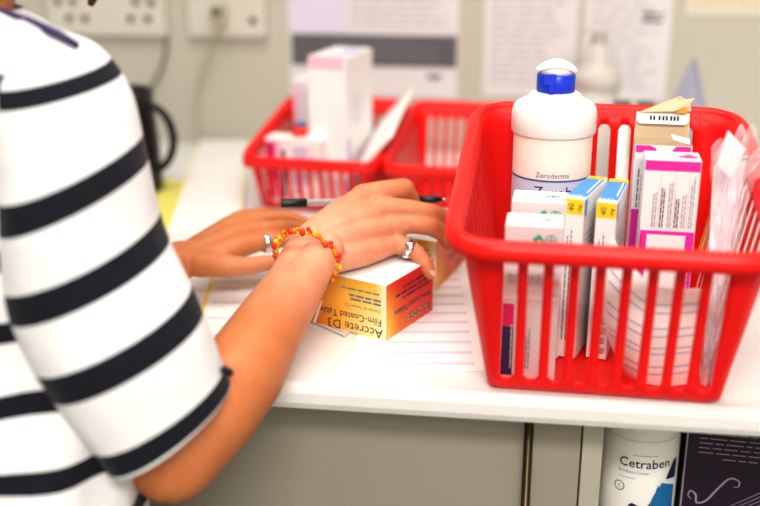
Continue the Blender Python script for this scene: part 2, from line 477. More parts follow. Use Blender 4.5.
# pump tub
def lerp(a, b, t): return a + (b - a) * t
bt = empty('pump_bottle', (0.0395, 0.200, ZB)); tag(bt, 'white pump bottle with royal blue collar and pale blue label in the large red basket', 'bottle')
mb = MB()
R = 0.0425
prof = [(0.0001, 0), (R - 0.004, 0), (R - 0.001, 0.003), (R, 0.008), (R, 0.060), (R, 0.168), (R, 0.214), (R - 0.001, 0.216)]
mb.lathe(prof, 'tub_body', n=64, mfn=lambda k: 'label' if k == 4 else 'tub_body')
# label line and wording wrapped round the body
def wrap_text(mb, t, a0, z0, size, m, r, sx=1.0):
    vs, fs = text_geo(t)
    # slice long straight edges are short enough at this size
    mb.add([(r * math.sin(a0 + v.x * sx * size / r), -r * math.cos(a0 + v.x * sx * size / r), z0 + v.y * size) for v in vs], fs, m)
def wrap_rect(mb, a0, a1, z0, z1, m, r, n=16):
    mb.grid(lambda u, v: (r * math.sin(lerp(a0, a1, u)), -r * math.cos(lerp(a0, a1, u)), lerp(z0, z1, v)), n, 1, m)
wrap_rect(mb, -PI, PI, 0.1665, 0.1685, 'blue_ink', R + 0.0003, 64)
wrap_text(mb, 'Zeroderma', -0.42, 0.1712, 0.0078, 'blue_ink', R + 0.0004)
wrap_text(mb, 'Zerobase', -0.45, 0.1500, 0.0165, 'deep_blue', R + 0.0004)
wrap_text(mb, 'Emollient Cream', -0.62, 0.128, 0.0095, 'blue_ink', R + 0.0004)
for q in range(5): wrap_rect(mb, -0.6, 0.6 - 0.1 * (q % 3), 0.112 - q * 0.008, 0.1135 - q * 0.008, 'lightgrey_ink', R + 0.0004)
mb.build('bottle_body', bt)
mb = MB()
prof = [(R - 0.002, 0.212), (R + 0.0015, 0.2125), (R + 0.003, 0.215), (R + 0.003, 0.235), (R + 0.001, 0.242), (R - 0.003, 0.2455), (0.034, 0.2485), (0.029, 0.2505), (0.0275, 0.254), (0.024, 0.2565), (0.0001, 0.2566)]
mb.lathe(prof, 'tub', n=64); mb.build('screw_lid', bt)
mb = MB(); mb.lathe([(0.0001, 0.2567), (0.0198, 0.2567), (0.0205, 0.258), (0.0205, 0.2745), (0.0195, 0.2755), (0.0001, 0.2755)], 'blue_plastic', n=48)
mb.box((-0.0065, -0.0210, 0.272), (0.0125, 0.003, 0.011), 'blue_plastic'); mb.box((-0.005, -0.0218, 0.2575), (0.0045, 0.0025, 0.020), 'blue_plastic')
o = mb.build('locking_collar', bt); o['label'] = 'royal blue locking collar with pull tab'
mb = MB()
mb.lathe([(0.0180, 0.2756), (0.0180, 0.2815), (0.014, 0.283), (0.0001, 0.283)], 'tub', n=40)
def spout(u, v):
    a = 2 * PI * u; s = -1 + 2 * v
    w = 0.0205 * math.sqrt(max(0, 1 - abs(s) ** 2.6)) + 0.0002
    return Vector((s * 0.0225, w * math.cos(a) * 0.85, 0.2835 + 0.0065 * math.sin(a) * (1 if math.sin(a) > 0 else 0.5) * math.sqrt(max(0, 1 - s * s)) - 0.004 * s * s + 0.001 * math.cos(3 * s)))
mb.grid(spout, 28, 20, 'tub')
mb.build('pump_head', bt)

def put(mb, name, label, cat, loc, rot=(0, 0, 0), group=None):
    o = mb.build(name, loc=loc, rot=rot); return tag(o, label, cat, group)
def leaf_mark(f, a, b, r):
    f.ring(a, b, r, r * 0.22, 'green_ink', sx=1.5); f.rect(a - r * 0.15, b - r * 0.9, a + r * 0.15, b + r * 0.9, 'green_ink'); f.rect(a - r, b - r * 0.12, a + r, b + r * 0.12, 'green_ink')
# two white cartons with green marks
def green_carton(h, lower):
    mb, F = carton_mesh(0.054, 0.040, h)
    t = F['top']; leaf_mark(t, 0.040, 0.020, 0.0045)
    f = F['front']; f.rect(0.0008, 0.0008, 0.0532, h - 0.001, 'card_grey' if lower else 'card_grey')
    f.rect(0.0008, 0.085, 0.0532, 0.118, 'card')
    f.ring(0.0435, h - 0.014, 0.0055, 0.001, 'green_ink'); f.rect(0.0429, h - 0.019, 0.0441, h - 0.009, 'green_ink'); f.rect(0.039, h - 0.0145, 0.048, h - 0.0135, 'green_ink')
    f.poly([(0.030, h - 0.009), (0.033, h - 0.0085), (0.047, h - 0.028), (0.045, h - 0.029)], 'green_ink'); f.poly([(0.026, h - 0.013), (0.033, h - 0.0085), (0.035, h - 0.011), (0.029, h - 0.016)], 'green_ink')
    if lower:
        f.rect(0.0008, 0.056, 0.012, 0.080, 'hotpink'); f.rect(0.0008, 0.004, 0.012, 0.056, 'navy')
        f.rect(0.0395, 0.100, 0.0532, 0.104, 'palepink'); f.rect(0.0395, 0.089, 0.0532, 0.093, 'palepink')
        f.small_print(0.0105, 0.012, 0.06, 1, 0.0022, 'white_ink', rot=PI / 2, seed=4)
        f.small_print(0.0255, 0.012, 0.045, 2, 0.0026, 'grey_ink', rot=PI / 2, seed=3)
    f.small_print(0.004, h - 0.05, 0.046, 4, 0.003, 'lightgrey_ink', seed=9)
    return mb
put(green_carton(0.160, True), 'medicine_carton', 'white carton with green cross marks, foremost at the left of the large basket', 'carton', (0.021, 0.043, ZB), (0, 0, math.radians(-2)))
put(green_carton(0.168, False), 'medicine_carton', 'white carton with green marks standing just before the pump bottle', 'carton', (0.0265, 0.098, ZB), (0, 0, math.radians(-3)))
# two blue and yellow 40 mg cartons
def blue_carton(h):
    w, d = 0.0205, 0.092
    mb, F = carton_mesh(w, d, h)
    t = F['top']; t.rect(0.0006, 0.0006, w - 0.0006, d - 0.0006, 'sky'); t.rect(0.0006, d - 0.012, w - 0.0006, d - 0.0006, 'yellow')
    t.small_print(0.002, d - 0.008, 0.016, 1, 0.003, 'black_ink', seed=2)
    t.rect(0.0006, 0.0006, w - 0.0006, 0.006, 'white_ink')
    for i in range(4): t.poly([(0.002 + i * 0.004, 0.003), (0.0035 + i * 0.004, 0.003), (0.003 + i * 0.004, 0.014 - 0.004 * (i % 2)), (0.0025 + i * 0.004, 0.013)], 'white_ink')
    t.rect(w - 0.004, 0.020, w - 0.0025, d - 0.018, 'white_ink')
    f = F['front']; f.rect(0.0005, h - 0.0165, w - 0.0005, h - 0.0006, 'yellow')
    f.text('40', 0.0105, h - 0.0135, 0.0085, 'black_ink', rot=PI / 2); f.text('mg', 0.0175, h - 0.0130, 0.006, 'black_ink', rot=PI / 2)
    f.small_print(0.006, 0.02, h - 0.045, 1, 0.0028, 'grey_ink', rot=PI / 2, seed=5); f.small_print(0.010, 0.02, h - 0.045, 1, 0.0028, 'grey_ink', rot=PI / 2, seed=6)
    for q in range(9): f.small_print(0.0125, 0.012 + q * 0.011, 0.006, 3, 0.0024, 'black_ink', seed=20 + q)
    r = F['right']; r.rect(0.001, 0.001, d - 0.001, h - 0.018, 'card_grey'); r.rect(0.001, h - 0.018, 0.01, h - 0.001, 'sky')
    r.small_print(0.008, h - 0.04, 0.06, 6, 0.006, 'lightgrey_ink', seed=8)
    return mb
put(blue_carton(0.172), 'medicine_carton', 'narrow blue and yellow 40 mg carton, the left one, beside the green-marked cartons', 'carton', (0.0740, 0.124, ZB), (0, 0, math.radians(-18)))
put(blue_carton(0.169), 'medicine_carton', 'narrow blue and yellow 40 mg carton, the right one, nearer the pink carton', 'carton', (0.1010, 0.126, ZB), (0, 0, math.radians(-12)))
# pink and white carton
w, d, h = 0.0545, 0.036, 0.200
mb, F = carton_mesh(w, d, h)
f = F['front']; f.rect(0.0006, h - 0.0115, w - 0.0006, h - 0.001, 'magenta')
f.rect(0.0006, 0.0006, w - 0.0006, h - 0.074, 'magenta'); f.rect(0.0075, 0.006, w - 0.009, h - 0.078, 'card'); f.rect(0.0005, 0.006, 0.0028, h - 0.078, 'hotpink')
for i, (x, hv) in enumerate([(0.048, 0), (0.0405, 0), (0.034, 1), (0.027, 0), (0.0195, 1), (0.012, 0)]):
    f.small_print(x, h - 0.070, 0.054 - 0.006 * (i % 3), 2, 0.0024, 'black_ink' if hv else 'lightgrey_ink', rot=PI / 2, seed=30 + i, th=0.45 if hv else 0.5)
for x in (0.0165, 0.0315, 0.0445): f.rect(x, h - 0.072, x + 0.0004, h - 0.014, 'palepink')
f.small_print(w - 0.0035, 0.06, 0.055, 1, 0.004, 'palepink', rot=PI / 2, seed=40)
t = F['top']; t.rect(0.0006, 0.0006, w - 0.0006, 0.012, 'card'); t.poly([(0.030, 0.014), (0.040, 0.007), (0.050, 0.008), (0.052, 0.016), (0.045, 0.020), (0.036, 0.019)], 'magenta'); t.rect(0.040, 0.018, 0.047, 0.026, 'orange')
r = F['right']; r.rect(0.001, 0.001, d - 0.001, 0.1, 'palepink')
put(mb, 'medicine_carton', 'closed white carton with magenta bands in front of the opened carton', 'carton', (0.1565, 0.125, 0.012), (0, 0, math.radians(-3)))
# opened carton behind it
w, d, h = 0.0575, 0.042, 0.208
op = empty('opened_carton', (0.1535, 0.182, 0.006), (0, 0, math.radians(-3))); tag(op, 'opened white and magenta carton with torn brown flaps at the back of the large basket', 'carton')
mb, F = carton_mesh(w, d, h, top=False)
mb.grid(lambda u, v: Vector((-w / 2 + 0.001 + u * (w - 0.002), d / 2 - 0.0012, 0.03 + v * (h - 0.03))), 1, 1, 'card_brown')
f = F['front']; f.rect(0.0006, 0.0006, w - 0.0006, h - 0.07, 'magenta'); f.rect(0.008, 0.004, w - 0.002, h - 0.075, 'palepink')
f.poly([(0.0006, h - 0.008), (0.019, h - 0.008), (0.022, h - 0.004), (0.015, h - 0.0005), (0.0006, h - 0.0005)], 'magenta'); f.poly([(0.036, h - 0.008), (0.056, h - 0.008), (0.056, h - 0.0005), (0.041, h - 0.0005)], 'magenta')
f.small_print(0.006, h - 0.068, 0.05, 2, 0.0035, 'grey_ink', rot=PI / 2, seed=50)
mb.build('carton_body', op)
mb = MB(); mb.quad((-w / 2, -d / 2 + 0.002, h), (w / 2, -d / 2 + 0.002, h), (w / 2 - 0.001, -d / 2 + 0.001, h - 0.03), (-w / 2 + 0.001, -d / 2 + 0.001, h - 0.03), 'card_brown')
mb.build('liner', op)
# back flap: stands up then folds forward; its tuck strip is printed white
mb = MB()
z0 = h; yb = d / 2
P = [(-w / 2, yb, z0), (w / 2, yb, z0), (w / 2 - 0.001, yb + 0.004, z0 + 0.026), (-w / 2 + 0.001, yb + 0.004, z0 + 0.026)]
mb.quad(*P, 'card_brown'); o = mb.build('back_flap', op); mod_solid(o, 0.0006)
mb = MB()
fl = Face(mb, (-w / 2 + 0.001, yb - 0.004, z0 + 0.0145), (1, 0, 0), (0, 0.35, 1), w - 0.002, 0.011)
mb.add([fl.p(0.004, 0), fl.p(w - 0.006, 0), fl.p(w - 0.003, 0.004), fl.p(w - 0.003, 0.0115), fl.p(0, 0.0115), fl.p(0, 0.004)], [(0, 1, 2, 3, 4, 5)], 'card')
for i, L_ in enumerate([0.0, 0.0035, 0.009, 0.013, 0.0165, 0.021, 0.0245, 0.028]): fl.rect(0.014 + L_, 0.004, 0.016 + L_, 0.0085, 'black_ink')
mb.build('tuck_strip', op)
mb = MB()
mb.add([(-w / 2 + 0.002, yb - 0.002, z0 + 0.026), (w / 2 - 0.012, yb + 0.006, z0 + 0.044), (w / 2 - 0.001, yb + 0.010, z0 + 0.036), (w / 2, yb + 0.004, z0 + 0.028), (0.004, yb - 0.001, z0 + 0.026)], [(0, 4, 3, 2, 1)], 'card_brown')
mb.add([(-w / 2 + 0.004, yb - 0.004, z0 + 0.027), (0.012, yb + 0.0, z0 + 0.040), (w / 2 + 0.002, yb - 0.001, z0 + 0.043), (w / 2 - 0.004, yb - 0.003, z0 + 0.034), (0.010, yb - 0.005, z0 + 0.029)], [(0, 4, 3, 2, 1)], 'card_brown')
mb.quad((0.013, yb - 0.006, z0 + 0.027), (0.024, yb - 0.006, z0 + 0.028), (0.023, yb - 0.005, z0 + 0.034), (0.017, yb - 0.005, z0 + 0.033), 'orange')
o = mb.build('torn_flap', op); mod_solid(o, 0.0006)
mb = MB(); mb.quad((0.010, -d / 2 + 0.012, z0 + 0.004), (w / 2 - 0.002, -d / 2 + 0.01, z0 + 0.0), (w / 2 - 0.002, -d / 2 + 0.016, z0 + 0.004), (0.008, -d / 2 + 0.02, z0 + 0.008), 'card')
o = mb.build('side_flap', op); mod_solid(o, 0.0006)

# rolled leaflet behind the front slots
mb = MB()
def roll(u, v):
    x = lerp(0.0965, 0.184, u) - 0.008 * (1 - u) * math.sin(PI * v) + 0.02 * (1 - v) ** 3 * (1 - u) ** 2
    top = lerp(0.150, 0.112, min(1, u * 2.4) ** 0.7) - 0.006 * u; z = lerp(0.006, top, v)
    y = 0.030 - 0.012 * math.sin(PI * min(1, 0.15 + u * 0.9)) + 0.03 * (1 - u) ** 3 - 0.006 * math.sin(PI * v)
    return Vector((x, y, z))
mb.grid(roll, 30, 24, 'paper')
for k, v in enumerate([0.12, 0.2, 0.34, 0.4, 0.52, 0.6, 0.75, 0.83]):
    def fl2(u, q, v=v):
        p = roll(0.05 + 0.9 * u, min(0.98, max(0.01, v + 0.05 * (u - 0.5) + q * 0.009))); return p + Vector((0, -0.0006, 0))
    mb.grid(fl2, 26, 1, 'leaf_line')
put(mb, 'paper_leaflet', 'white leaflet with blue lines curled inside the large basket behind the front slots', 'leaflet', (0, 0, 0))
# clear bag with pink printed paper, at the right
bag = empty('plastic_bag', (0.205, 0.10, ZB)); tag(bag, 'crumpled clear plastic bag of pink printed sheets at the right of the large basket', 'bag')
rnd = random.Random(3)
def crumple(seed, amp):
    r_ = random.Random(seed); K = [(r_.uniform(-1, 1), r_.uniform(-1, 1), r_.uniform(0, 6), r_.uniform(10, 34)) for _ in range(7)]
    return lambda u, v: amp * sum(abs(math.sin(f * (a * u + b * v) + p)) for a, b, p, f in K) / 3
cA = crumple(1, 0.010); cB = crumple(5, 0.009)
B0 = Vector((-0.205, -0.10, -ZB))
def bagA(u, v):   # u: left to right, v: bottom to top
    x0 = lerp(0.186, 0.192, v); x1 = 0.197 + 0.034 * min(v, 0.86) / 0.86 + 0.030 * max(0, v - 0.88) / 0.12; x = lerp(x0, x1, u) + 0.3 * cB(v, u)
    z = lerp(0.006, 0.236 - 0.010 * math.cos(7 * u) + 0.012 * math.sin(17 * u) - 0.015 * u, v)
    y = lerp(0.022, 0.095 + 0.02 * u, v) + 1.3 * cA(u, v) - 0.010
    return Vector((x, y, z)) + B0
def bagB(u, v):
    p = bagA(u, v * 0.97); return p + Vector((0.003, 0.022 * v + 0.010, -0.004)) + Vector((0, cB(u, v), 0))
mb = MB(); mb.grid(bagA, 26, 30, 'bag'); mb.grid(bagB, 26, 30, 'bag'); mb.build('film', bag)
mb = MB()
def pinkp(u, v): return Vector((lerp(0.192, 0.196, v) + lerp(0.008, 0.034, v) * u, lerp(0.040, 0.118, v) + 0.012 * u, lerp(0.02, 0.205 + 0.01 * u, v))) + B0
mb.grid(pinkp, 10, 10, 'pinkish')
for q in range(16):
    mb.grid(lambda a, b, q=q: pinkp(0.06 + 0.85 * a, 0.1 + 0.054 * q + b * 0.008) + Vector((-0.0004, -0.0002, 0)), 8, 1, 'palepink' if q % 4 == 0 else 'lilac_pale')
o = mb.build('printed_sheet', bag); o['label'] = 'pink sheet with fine printed lines'
mb = MB()
for q in range(3):
    a_ = Vector((0.1866, 0.108, 0.1124)) + B0; b_ = Vector((0.2061, 0.122, 0.1955)) + B0; o_ = Vector((0.0024 * q, 0, 0)); w_ = Vector((0.0012, -0.0006, 0))
    mb.quad(a_ + o_, a_ + o_ + w_, b_ + o_ + w_, b_ + o_, 'card_brown' if q % 2 else 'bead_orange')
mb.build('card_edges', bag)
mb = MB()
q0 = [(0.1904, 0.07, 0.2183), (0.2034, 0.068, 0.2055), (0.2158, 0.072, 0.2332), (0.1983, 0.076, 0.2501)]
q0 = [Vector(p) + B0 for p in q0]
mb.quad(*q0, 'pinkish')
fl = Face(mb, q0[0], q0[1] - q0[0], (q0[3] - q0[0]) - (q0[1] - q0[0]) * (q0[3] - q0[0]).dot(q0[1] - q0[0]) / (q0[1] - q0[0]).length_squared, 0.02, 0.04)
fl.small_print(0.005, 0.012, 0.018, 2, 0.004, 'grey_ink', rot=PI / 3, seed=60)
mb.build('corner_label', bag)

# ------------------------------------------------------------------ contents of the rear left basket
_RB = Matrix.Rotation(math.radians(-5), 4, 'Z')
_RBT = Matrix.Translation((-0.294, 0.681, 0)) @ _RB @ Matrix.Translation((0.303, -0.690, 0))
def putr(mb, name, label, cat, loc, rot=(0, 0, 0)):
    o = put(mb, name, label, cat, tuple(_RBT @ Vector(loc)), (0, 0, rot[2] - math.radians(5))); return o
mb, F = carton_mesh(0.062, 0.110, 0.224)
F['right'].rect(0.004, 0.004, 0.012, 0.10, 'lilac'); F['top'].rect(0.02, 0.02, 0.055, 0.06, 'lilac_pale'); F['top'].rect(0.03, 0.06, 0.057, 0.08, 'lilac')
F['front'].rect(0.001, 0.205, 0.059, 0.225, 'palepink'); F['right'].small_print(0.03, 0.16, 0.045, 8, 0.006, 'lilac_pale', seed=70)
putr(mb, 'medicine_carton', 'tall plain white carton with lilac marks standing in the back left basket', 'carton', (-0.281, 0.680, 0.006), (0, 0, math.radians(-8)))
mb, F = carton_mesh(0.044, 0.05, 0.172)
F['top'].rect(0.02, 0.02, 0.04, 0.045, 'yellow'); F['front'].rect(0.001, 0.10, 0.012, 0.164, 'palepink'); F['front'].small_print(0.01, 0.15, 0.03, 8, 0.008, 'lilac_pale', seed=71)
putr(mb, 'medicine_carton', 'shorter white carton with yellow top mark behind the tall white one', 'carton', (-0.347, 0.745, 0.006), (0, 0, math.radians(-6)))
mb, F = carton_mesh(0.088, 0.036, 0.104)
F['front'].rect(0.001, 0.01, 0.016, 0.098, 'hotpink'); F['front'].rect(0.016, 0.01, 0.026, 0.098, 'palepink'); F['front'].rect(0.026, 0.01, 0.032, 0.086, 'navy')
F['front'].small_print(0.045, 0.085, 0.04, 6, 0.010, 'lilac', seed=72); F['front'].rect(0.05, 0.02, 0.058, 0.05, 'deep_blue')
putr(mb, 'medicine_carton', 'low white carton with a pink end at the front of the back left basket', 'carton', (-0.334, 0.612, 0.006), (0, 0, math.radians(-4)))
mb = MB(); mb.lathe([(0.0001, 0), (0.011, 0), (0.012, 0.003), (0.012, 0.012), (0.010, 0.015), (0.0001, 0.015)], 'bead_red', n=24); mb.lathe([(0.0001, 0.0151), (0.0075, 0.0151), (0.0085, 0.020), (0.0001, 0.021)], 'teal', (0.002, -0.001, 0), n=20)
putr(mb, 'bottle_cap', 'small red and blue round cap lying on the low pink-ended carton', 'cap', (-0.330, 0.618, 0.1103), (0, 0, 0))
mb = MB(); mb.grid(lambda u, v: Vector((lerp(-0.240, -0.180, v), lerp(0.600, 0.775, u) - 0.01, lerp(0.055, 0.122, v) + 0.045 * u + 0.0 * math.sin(PI * v))), 8, 8, 'paper')
for q in range(7): mb.grid(lambda a, b, q=q: Vector((lerp(-0.240, -0.180, 0.2 + 0.6 * a), lerp(0.600, 0.775, 0.12 + q * 0.11 + b * 0.02) - 0.01, lerp(0.055, 0.122, 0.2 + 0.6 * a) + 0.045 * (0.12 + q * 0.11 + b * 0.02) + 0.0012)), 6, 1, 'slate' if q % 2 else 'lilac_pale')
o = putr(mb, 'booklet', 'slim white booklet leaning against the right side of the back left basket', 'booklet', (0, 0, 0)); mod_solid(o, 0.003)
mb, F = carton_mesh(0.036, 0.022, 0.082); putr(mb, 'medicine_carton', 'flat white carton lying low in the left corner of the back left basket', 'carton', (-0.372, 0.668, 0.006), (0, 0, math.radians(8)))

# ------------------------------------------------------------------ boxes being handled
def tablet_box(L, D, H, label, loc, rz):
    """L along local x (front, wide side), D along local y (right-hand side)"""
    mb, F = carton_mesh(L, D, H)
    def mixc(a, b, t): t = max(0, min(1, t)); return tuple(x + (y - x) * t for x, y in zip(a, b))
    O, Yw, Rd, Wt, Gd = srgb(232, 120, 30), srgb(250, 206, 60), srgb(228, 40, 18), srgb(252, 240, 205), srgb(176, 120, 20)
    def front(u, v):
        c = mixc(O, Yw, (u - 0.15) * 1.6); c = mixc(c, Gd, max(0, v - 0.55) * 1.2 * (1 - abs(u - 0.5))); return mixc(c, Wt, max((u - 0.86) * 7, (u - 0.45) * 1.5 * (1 - v)))
    def right(u, v):
        c = mixc(Yw, O, u * 3.2); return mixc(c, Rd, (u * 1.2 + v * 1.2 - 0.40))
    F['front'].gradient(front, 24, 14); F['right'].gradient(right, 24, 14); F['left'].gradient(lambda u, v: Wt); F['back'].gradient(front, 16, 8)
    f = F['front']; a = L - 0.004; k = H / 0.064
    f.text('Accrete D3', a, 0.0115 * k, 0.0155 * k, 'black_ink', rot=PI)
    f.text('Film-Coated Tablets', a - 0.001, 0.0235 * k, 0.0118 * k, 'black_ink', rot=PI, sx=0.93)
    f.text('Calcium & Vitamin D3', a - 0.002, 0.0340 * k, 0.0052, 'grey_ink', rot=PI)
    f.small_print(a - 0.002, 0.0415 * k, 0.050, 2, 0.0045, 'grey_ink', rot=PI, seed=80, th=0.5); f.small_print(a - 0.004, 0.053 * k, 0.06, 1, 0.004, 'grey_ink', rot=PI, seed=81)
    f.poly([(0.012, 0.001), (0.016, 0.001), (0.026, 0.03), (0.024, 0.03)], 'white_ink')
    r = F['right']
    r.text('Accrete', D - 0.006, 0.0145 * k, 0.0160 * k, 'white_ink', rot=PI, sx=1.0); r.text('Accrete', D - 0.0055, 0.0150 * k, 0.0160 * k, 'black_ink', rot=PI, sx=1.0)
    r.text('D3', D - 0.068, 0.0150 * k, 0.0150 * k, 'orange', rot=PI)
    r.text('Film-Coated Tablets', D - 0.006, 0.0290 * k, 0.0100 * k, 'navy', rot=PI); r.small_print(D - 0.01, 0.040 * k, 0.08, 3, 0.0062, 'navy', rot=PI, seed=82, th=0.35)
    r.rect(0.004, 0.001, 0.0052, 0.012, 'white_ink')
    t = F['top']; t.small_print(L - 0.01, D - 0.02, 0.05, 3, 0.006, 'lightgrey_ink', rot=PI, seed=83)
    o = mb.build('tablet_box', loc=loc, rot=(0, 0, rz)); return tag(o, label, 'box')
# near vertical edge of the front box stands at (-0.131, 0.108)
def box_at(corner, rz, L, D, H, label, z=0.0):
    c = Matrix.Rotation(rz, 2) @ Vector((L / 2, -D / 2)); loc = (corner[0] - c.x, corner[1] - c.y, z)
    return tablet_box(L, D, H, label, loc[:2] + (0.0016,), rz)
box_at((-0.131, 0.105), math.radians(-24.0), 0.108, 0.104, 0.0635, 'upside-down orange and yellow tablet box directly under the right hand')
box_at((-0.090, 0.262), math.radians(-14.0), 0.105, 0.135, 0.0635, 'second orange tablet box, half hidden behind the fingers and the large basket')

# paper on the worktop
def sheet(name, label, cat, pts, z, lines=0, lm='lilac_pale', m='paper', th=0.0008, edge=None, lw=0.12):
    mb = MB(); a, b, c, d = [Vector((p[0], p[1], 0)) for p in pts]
    P = lambda u, v: (a.lerp(b, u)).lerp(d.lerp(c, u), v)
    vs = [P(0, 0), P(1, 0), P(1, 1), P(0, 1)]
    mb.add([v + Vector((0, 0, z)) for v in vs] + [v + Vector((0, 0, z + th)) for v in vs], [(3, 2, 1, 0), (4, 5, 6, 7), (0, 1, 5, 4), (1, 2, 6, 5), (2, 3, 7, 6), (3, 0, 4, 7)], m)
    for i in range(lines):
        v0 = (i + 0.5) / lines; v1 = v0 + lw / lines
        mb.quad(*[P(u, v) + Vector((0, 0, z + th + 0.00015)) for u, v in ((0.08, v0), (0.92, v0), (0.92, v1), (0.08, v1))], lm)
    if edge:
        for u0, u1 in ((0.0, 0.03), (0.955, 0.985)): mb.quad(*[P(u, v) + Vector((0, 0, z + th + 0.0002)) for u, v in ((u0, 0), (u1, 0), (u1, 1), (u0, 1))], edge)
    o = mb.build(name); return tag(o, label, cat)
sheet('paper_pad', 'long white pad of lined paper with pale yellow borders left of the rear baskets', 'paper', [(-0.4819, 0.4146, 0.012), (-0.3778, 0.4283, 0.012), (-0.5052, 0.9906, 0.012), (-0.6001, 0.9781, 0.012)], 0.0005, 14, 'lightgrey_ink', th=0.012, edge='yellow_edge', lw=0.06)
sheet('paper_sheet', 'yellow sheet of paper at the far left beside the lined pad', 'paper', [(-0.5622, 0.4511, 0), (-0.462, 0.4178, 0), (-0.5378, 0.7214, 0), (-0.6166, 0.7373, 0)], 0.0005, 0, m='yellow_paper')
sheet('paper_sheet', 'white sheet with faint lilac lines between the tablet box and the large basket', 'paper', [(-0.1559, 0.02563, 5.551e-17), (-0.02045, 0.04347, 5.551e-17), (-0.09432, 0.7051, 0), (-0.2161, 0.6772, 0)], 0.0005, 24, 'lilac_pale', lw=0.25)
sheet('paper_sheet', 'white sheet with a yellow margin line under the left hand', 'paper', [(-0.3399, 0.06947, 0), (-0.2195, 0.07212, 5.551e-17), (-0.2572, 0.4677, 0), (-0.4054, 0.4482, 0)], 0.0005, 8, 'lilac_pale', edge='yellow', lw=0.1)
sheet('paper_slip', 'small pinkish slip poking out beneath the front tablet box', 'paper', [(-0.2374, 0.1596, 5.551e-17), (-0.177, 0.1099, -5.551e-17), (-0.1728, 0.1329, 5.551e-17), (-0.2319, 0.1912, 5.551e-17)], 0.0015, 2, 'lightgrey_ink', m='card_grey')

# pen
pe = empty('ballpoint_pen', (-0.2698, 0.2213, 0.1177)); tag(pe, 'clear ballpoint pen with black cap held under the right hand', 'pen')
p0 = Vector((-0.2698, 0.2213, 0.1177)); p1 = Vector((-0.07985, 0.2869, 0.1116)); L_ = (p1 - p0).length
q = (p1 - p0).normalized().to_track_quat('Z', 'Y').to_matrix()
def ppart(name, prof, m, n=16):
    mb = MB(); mb.lathe(prof, m, (0, 0, 0), n, axis=q); return mb.build(name, pe)
o = ppart('cap', [(0.0001, 0), (0.0046, 0), (0.0052, 0.001), (0.0054, 0.030), (0.0045, 0.0305), (0.0001, 0.0305)], 'black_plastic')
ppart('barrel', [(0.0001, 0.0306), (0.0044, 0.031), (0.0044, L_ - 0.036), (0.0001, L_ - 0.0359)], 'clear')
ppart('ink_tube', [(0.0001, 0.032), (0.0016, 0.032), (0.0016, L_ - 0.037), (0.0001, L_ - 0.037)], 'black_ink')
ppart('grip', [(0.0001, L_ - 0.0358), (0.0046, L_ - 0.0355), (0.0046, L_ - 0.014), (0.0030, L_ - 0.006), (0.0001, L_ - 0.0059)], 'black_plastic')
ppart('nib', [(0.0001, L_ - 0.0058), (0.0018, L_ - 0.0058), (0.0006, L_), (0.0001, L_)], 'silver')

# ------------------------------------------------------------------ wall and far worktop
def socket(x0, x1, z0, z1, label, holes, cat='socket'):
    w, h = x1 - x0, z1 - z0; r = empty('wall_socket', ((x0 + x1) / 2, 1.0, (z0 + z1) / 2)); tag(r, label, cat)
    mb = MB(); mb.box((0, -0.009, 0), (w, 0.018, h), 'socket'); o = mb.build('face_plate', r); mod_bevel(o, 0.004)
    for hx, hz in holes:
        mb = MB(); mb.lathe([(0.0001, 0), (0.0055, 0), (0.0072, 0.001), (0.0001, 0.0012)], 'socket_hole', (0, 0, 0), 16, axis=Matrix.Rotation(PI / 2, 3, 'X')); mb.build('screw', r, loc=(hx, -0.0182, hz))
    return r
hz = []
for u in (66, 81, 136, 154): 
    pass
socket(-0.885, -0.655, 0.205, 0.36, 'wide cream wall socket plate, left one, above the black mug', [(-0.071, -0.0455), (-0.04, -0.0455), (0.049, -0.0445), (0.082, -0.0445), (-0.091, -0.015), (-0.061, -0.014), (0.061, -0.013), (0.09, -0.014)])
s2 = socket(-0.612, -0.465, 0.206, 0.36, 'cream wall socket plate with a plugged-in cable, right of the wide one', [(0.05, -0.045)])
mb = MB(); mb.box((0, -0.03, 0), (0.026, 0.026, 0.034), 'cable'); mb.box((0.0, -0.045, 0.004), (0.016, 0.006, 0.016), 'socket_hole'); o = mb.build('plug', loc=(-0.548, 0.997, 0.252)); mod_bevel(o, 0.003); tag(o, 'beige plug in the right-hand wall socket', 'plug')
mb = MB()
pts = [(-0.5428, 0.955, 0.2377), (-0.5583, 0.965, 0.211), (-0.5802, 0.985, 0.16), (-0.597, 0.99, 0.1288), (-0.6047, 0.99, 0.09636), (-0.6068, 0.985, 0.0685), (-0.5995, 0.97, 0.04867), (-0.5846, 0.95, 0.03419)]
mb.tube(pts, 0.0032, 'cable', 8); tag(mb.build('power_cable'), 'beige power cable hanging down the wall from the plug', 'cable')
mb = MB(); mb.tube([(-0.6542, 0.985, 0.2105), (-0.6601, 0.99, 0.1764), (-0.6745, 0.99, 0.1385), (-0.6967, 0.99, 0.1037), (-0.7151, 0.988, 0.06121), (-0.7233, 0.99, 0.01552), (-0.7223, 0.985, 0.004819)], 0.0028, 'socket_hole', 8); tag(mb.build('power_cable'), 'thin grey cable running down the wall behind the black mug', 'cable')

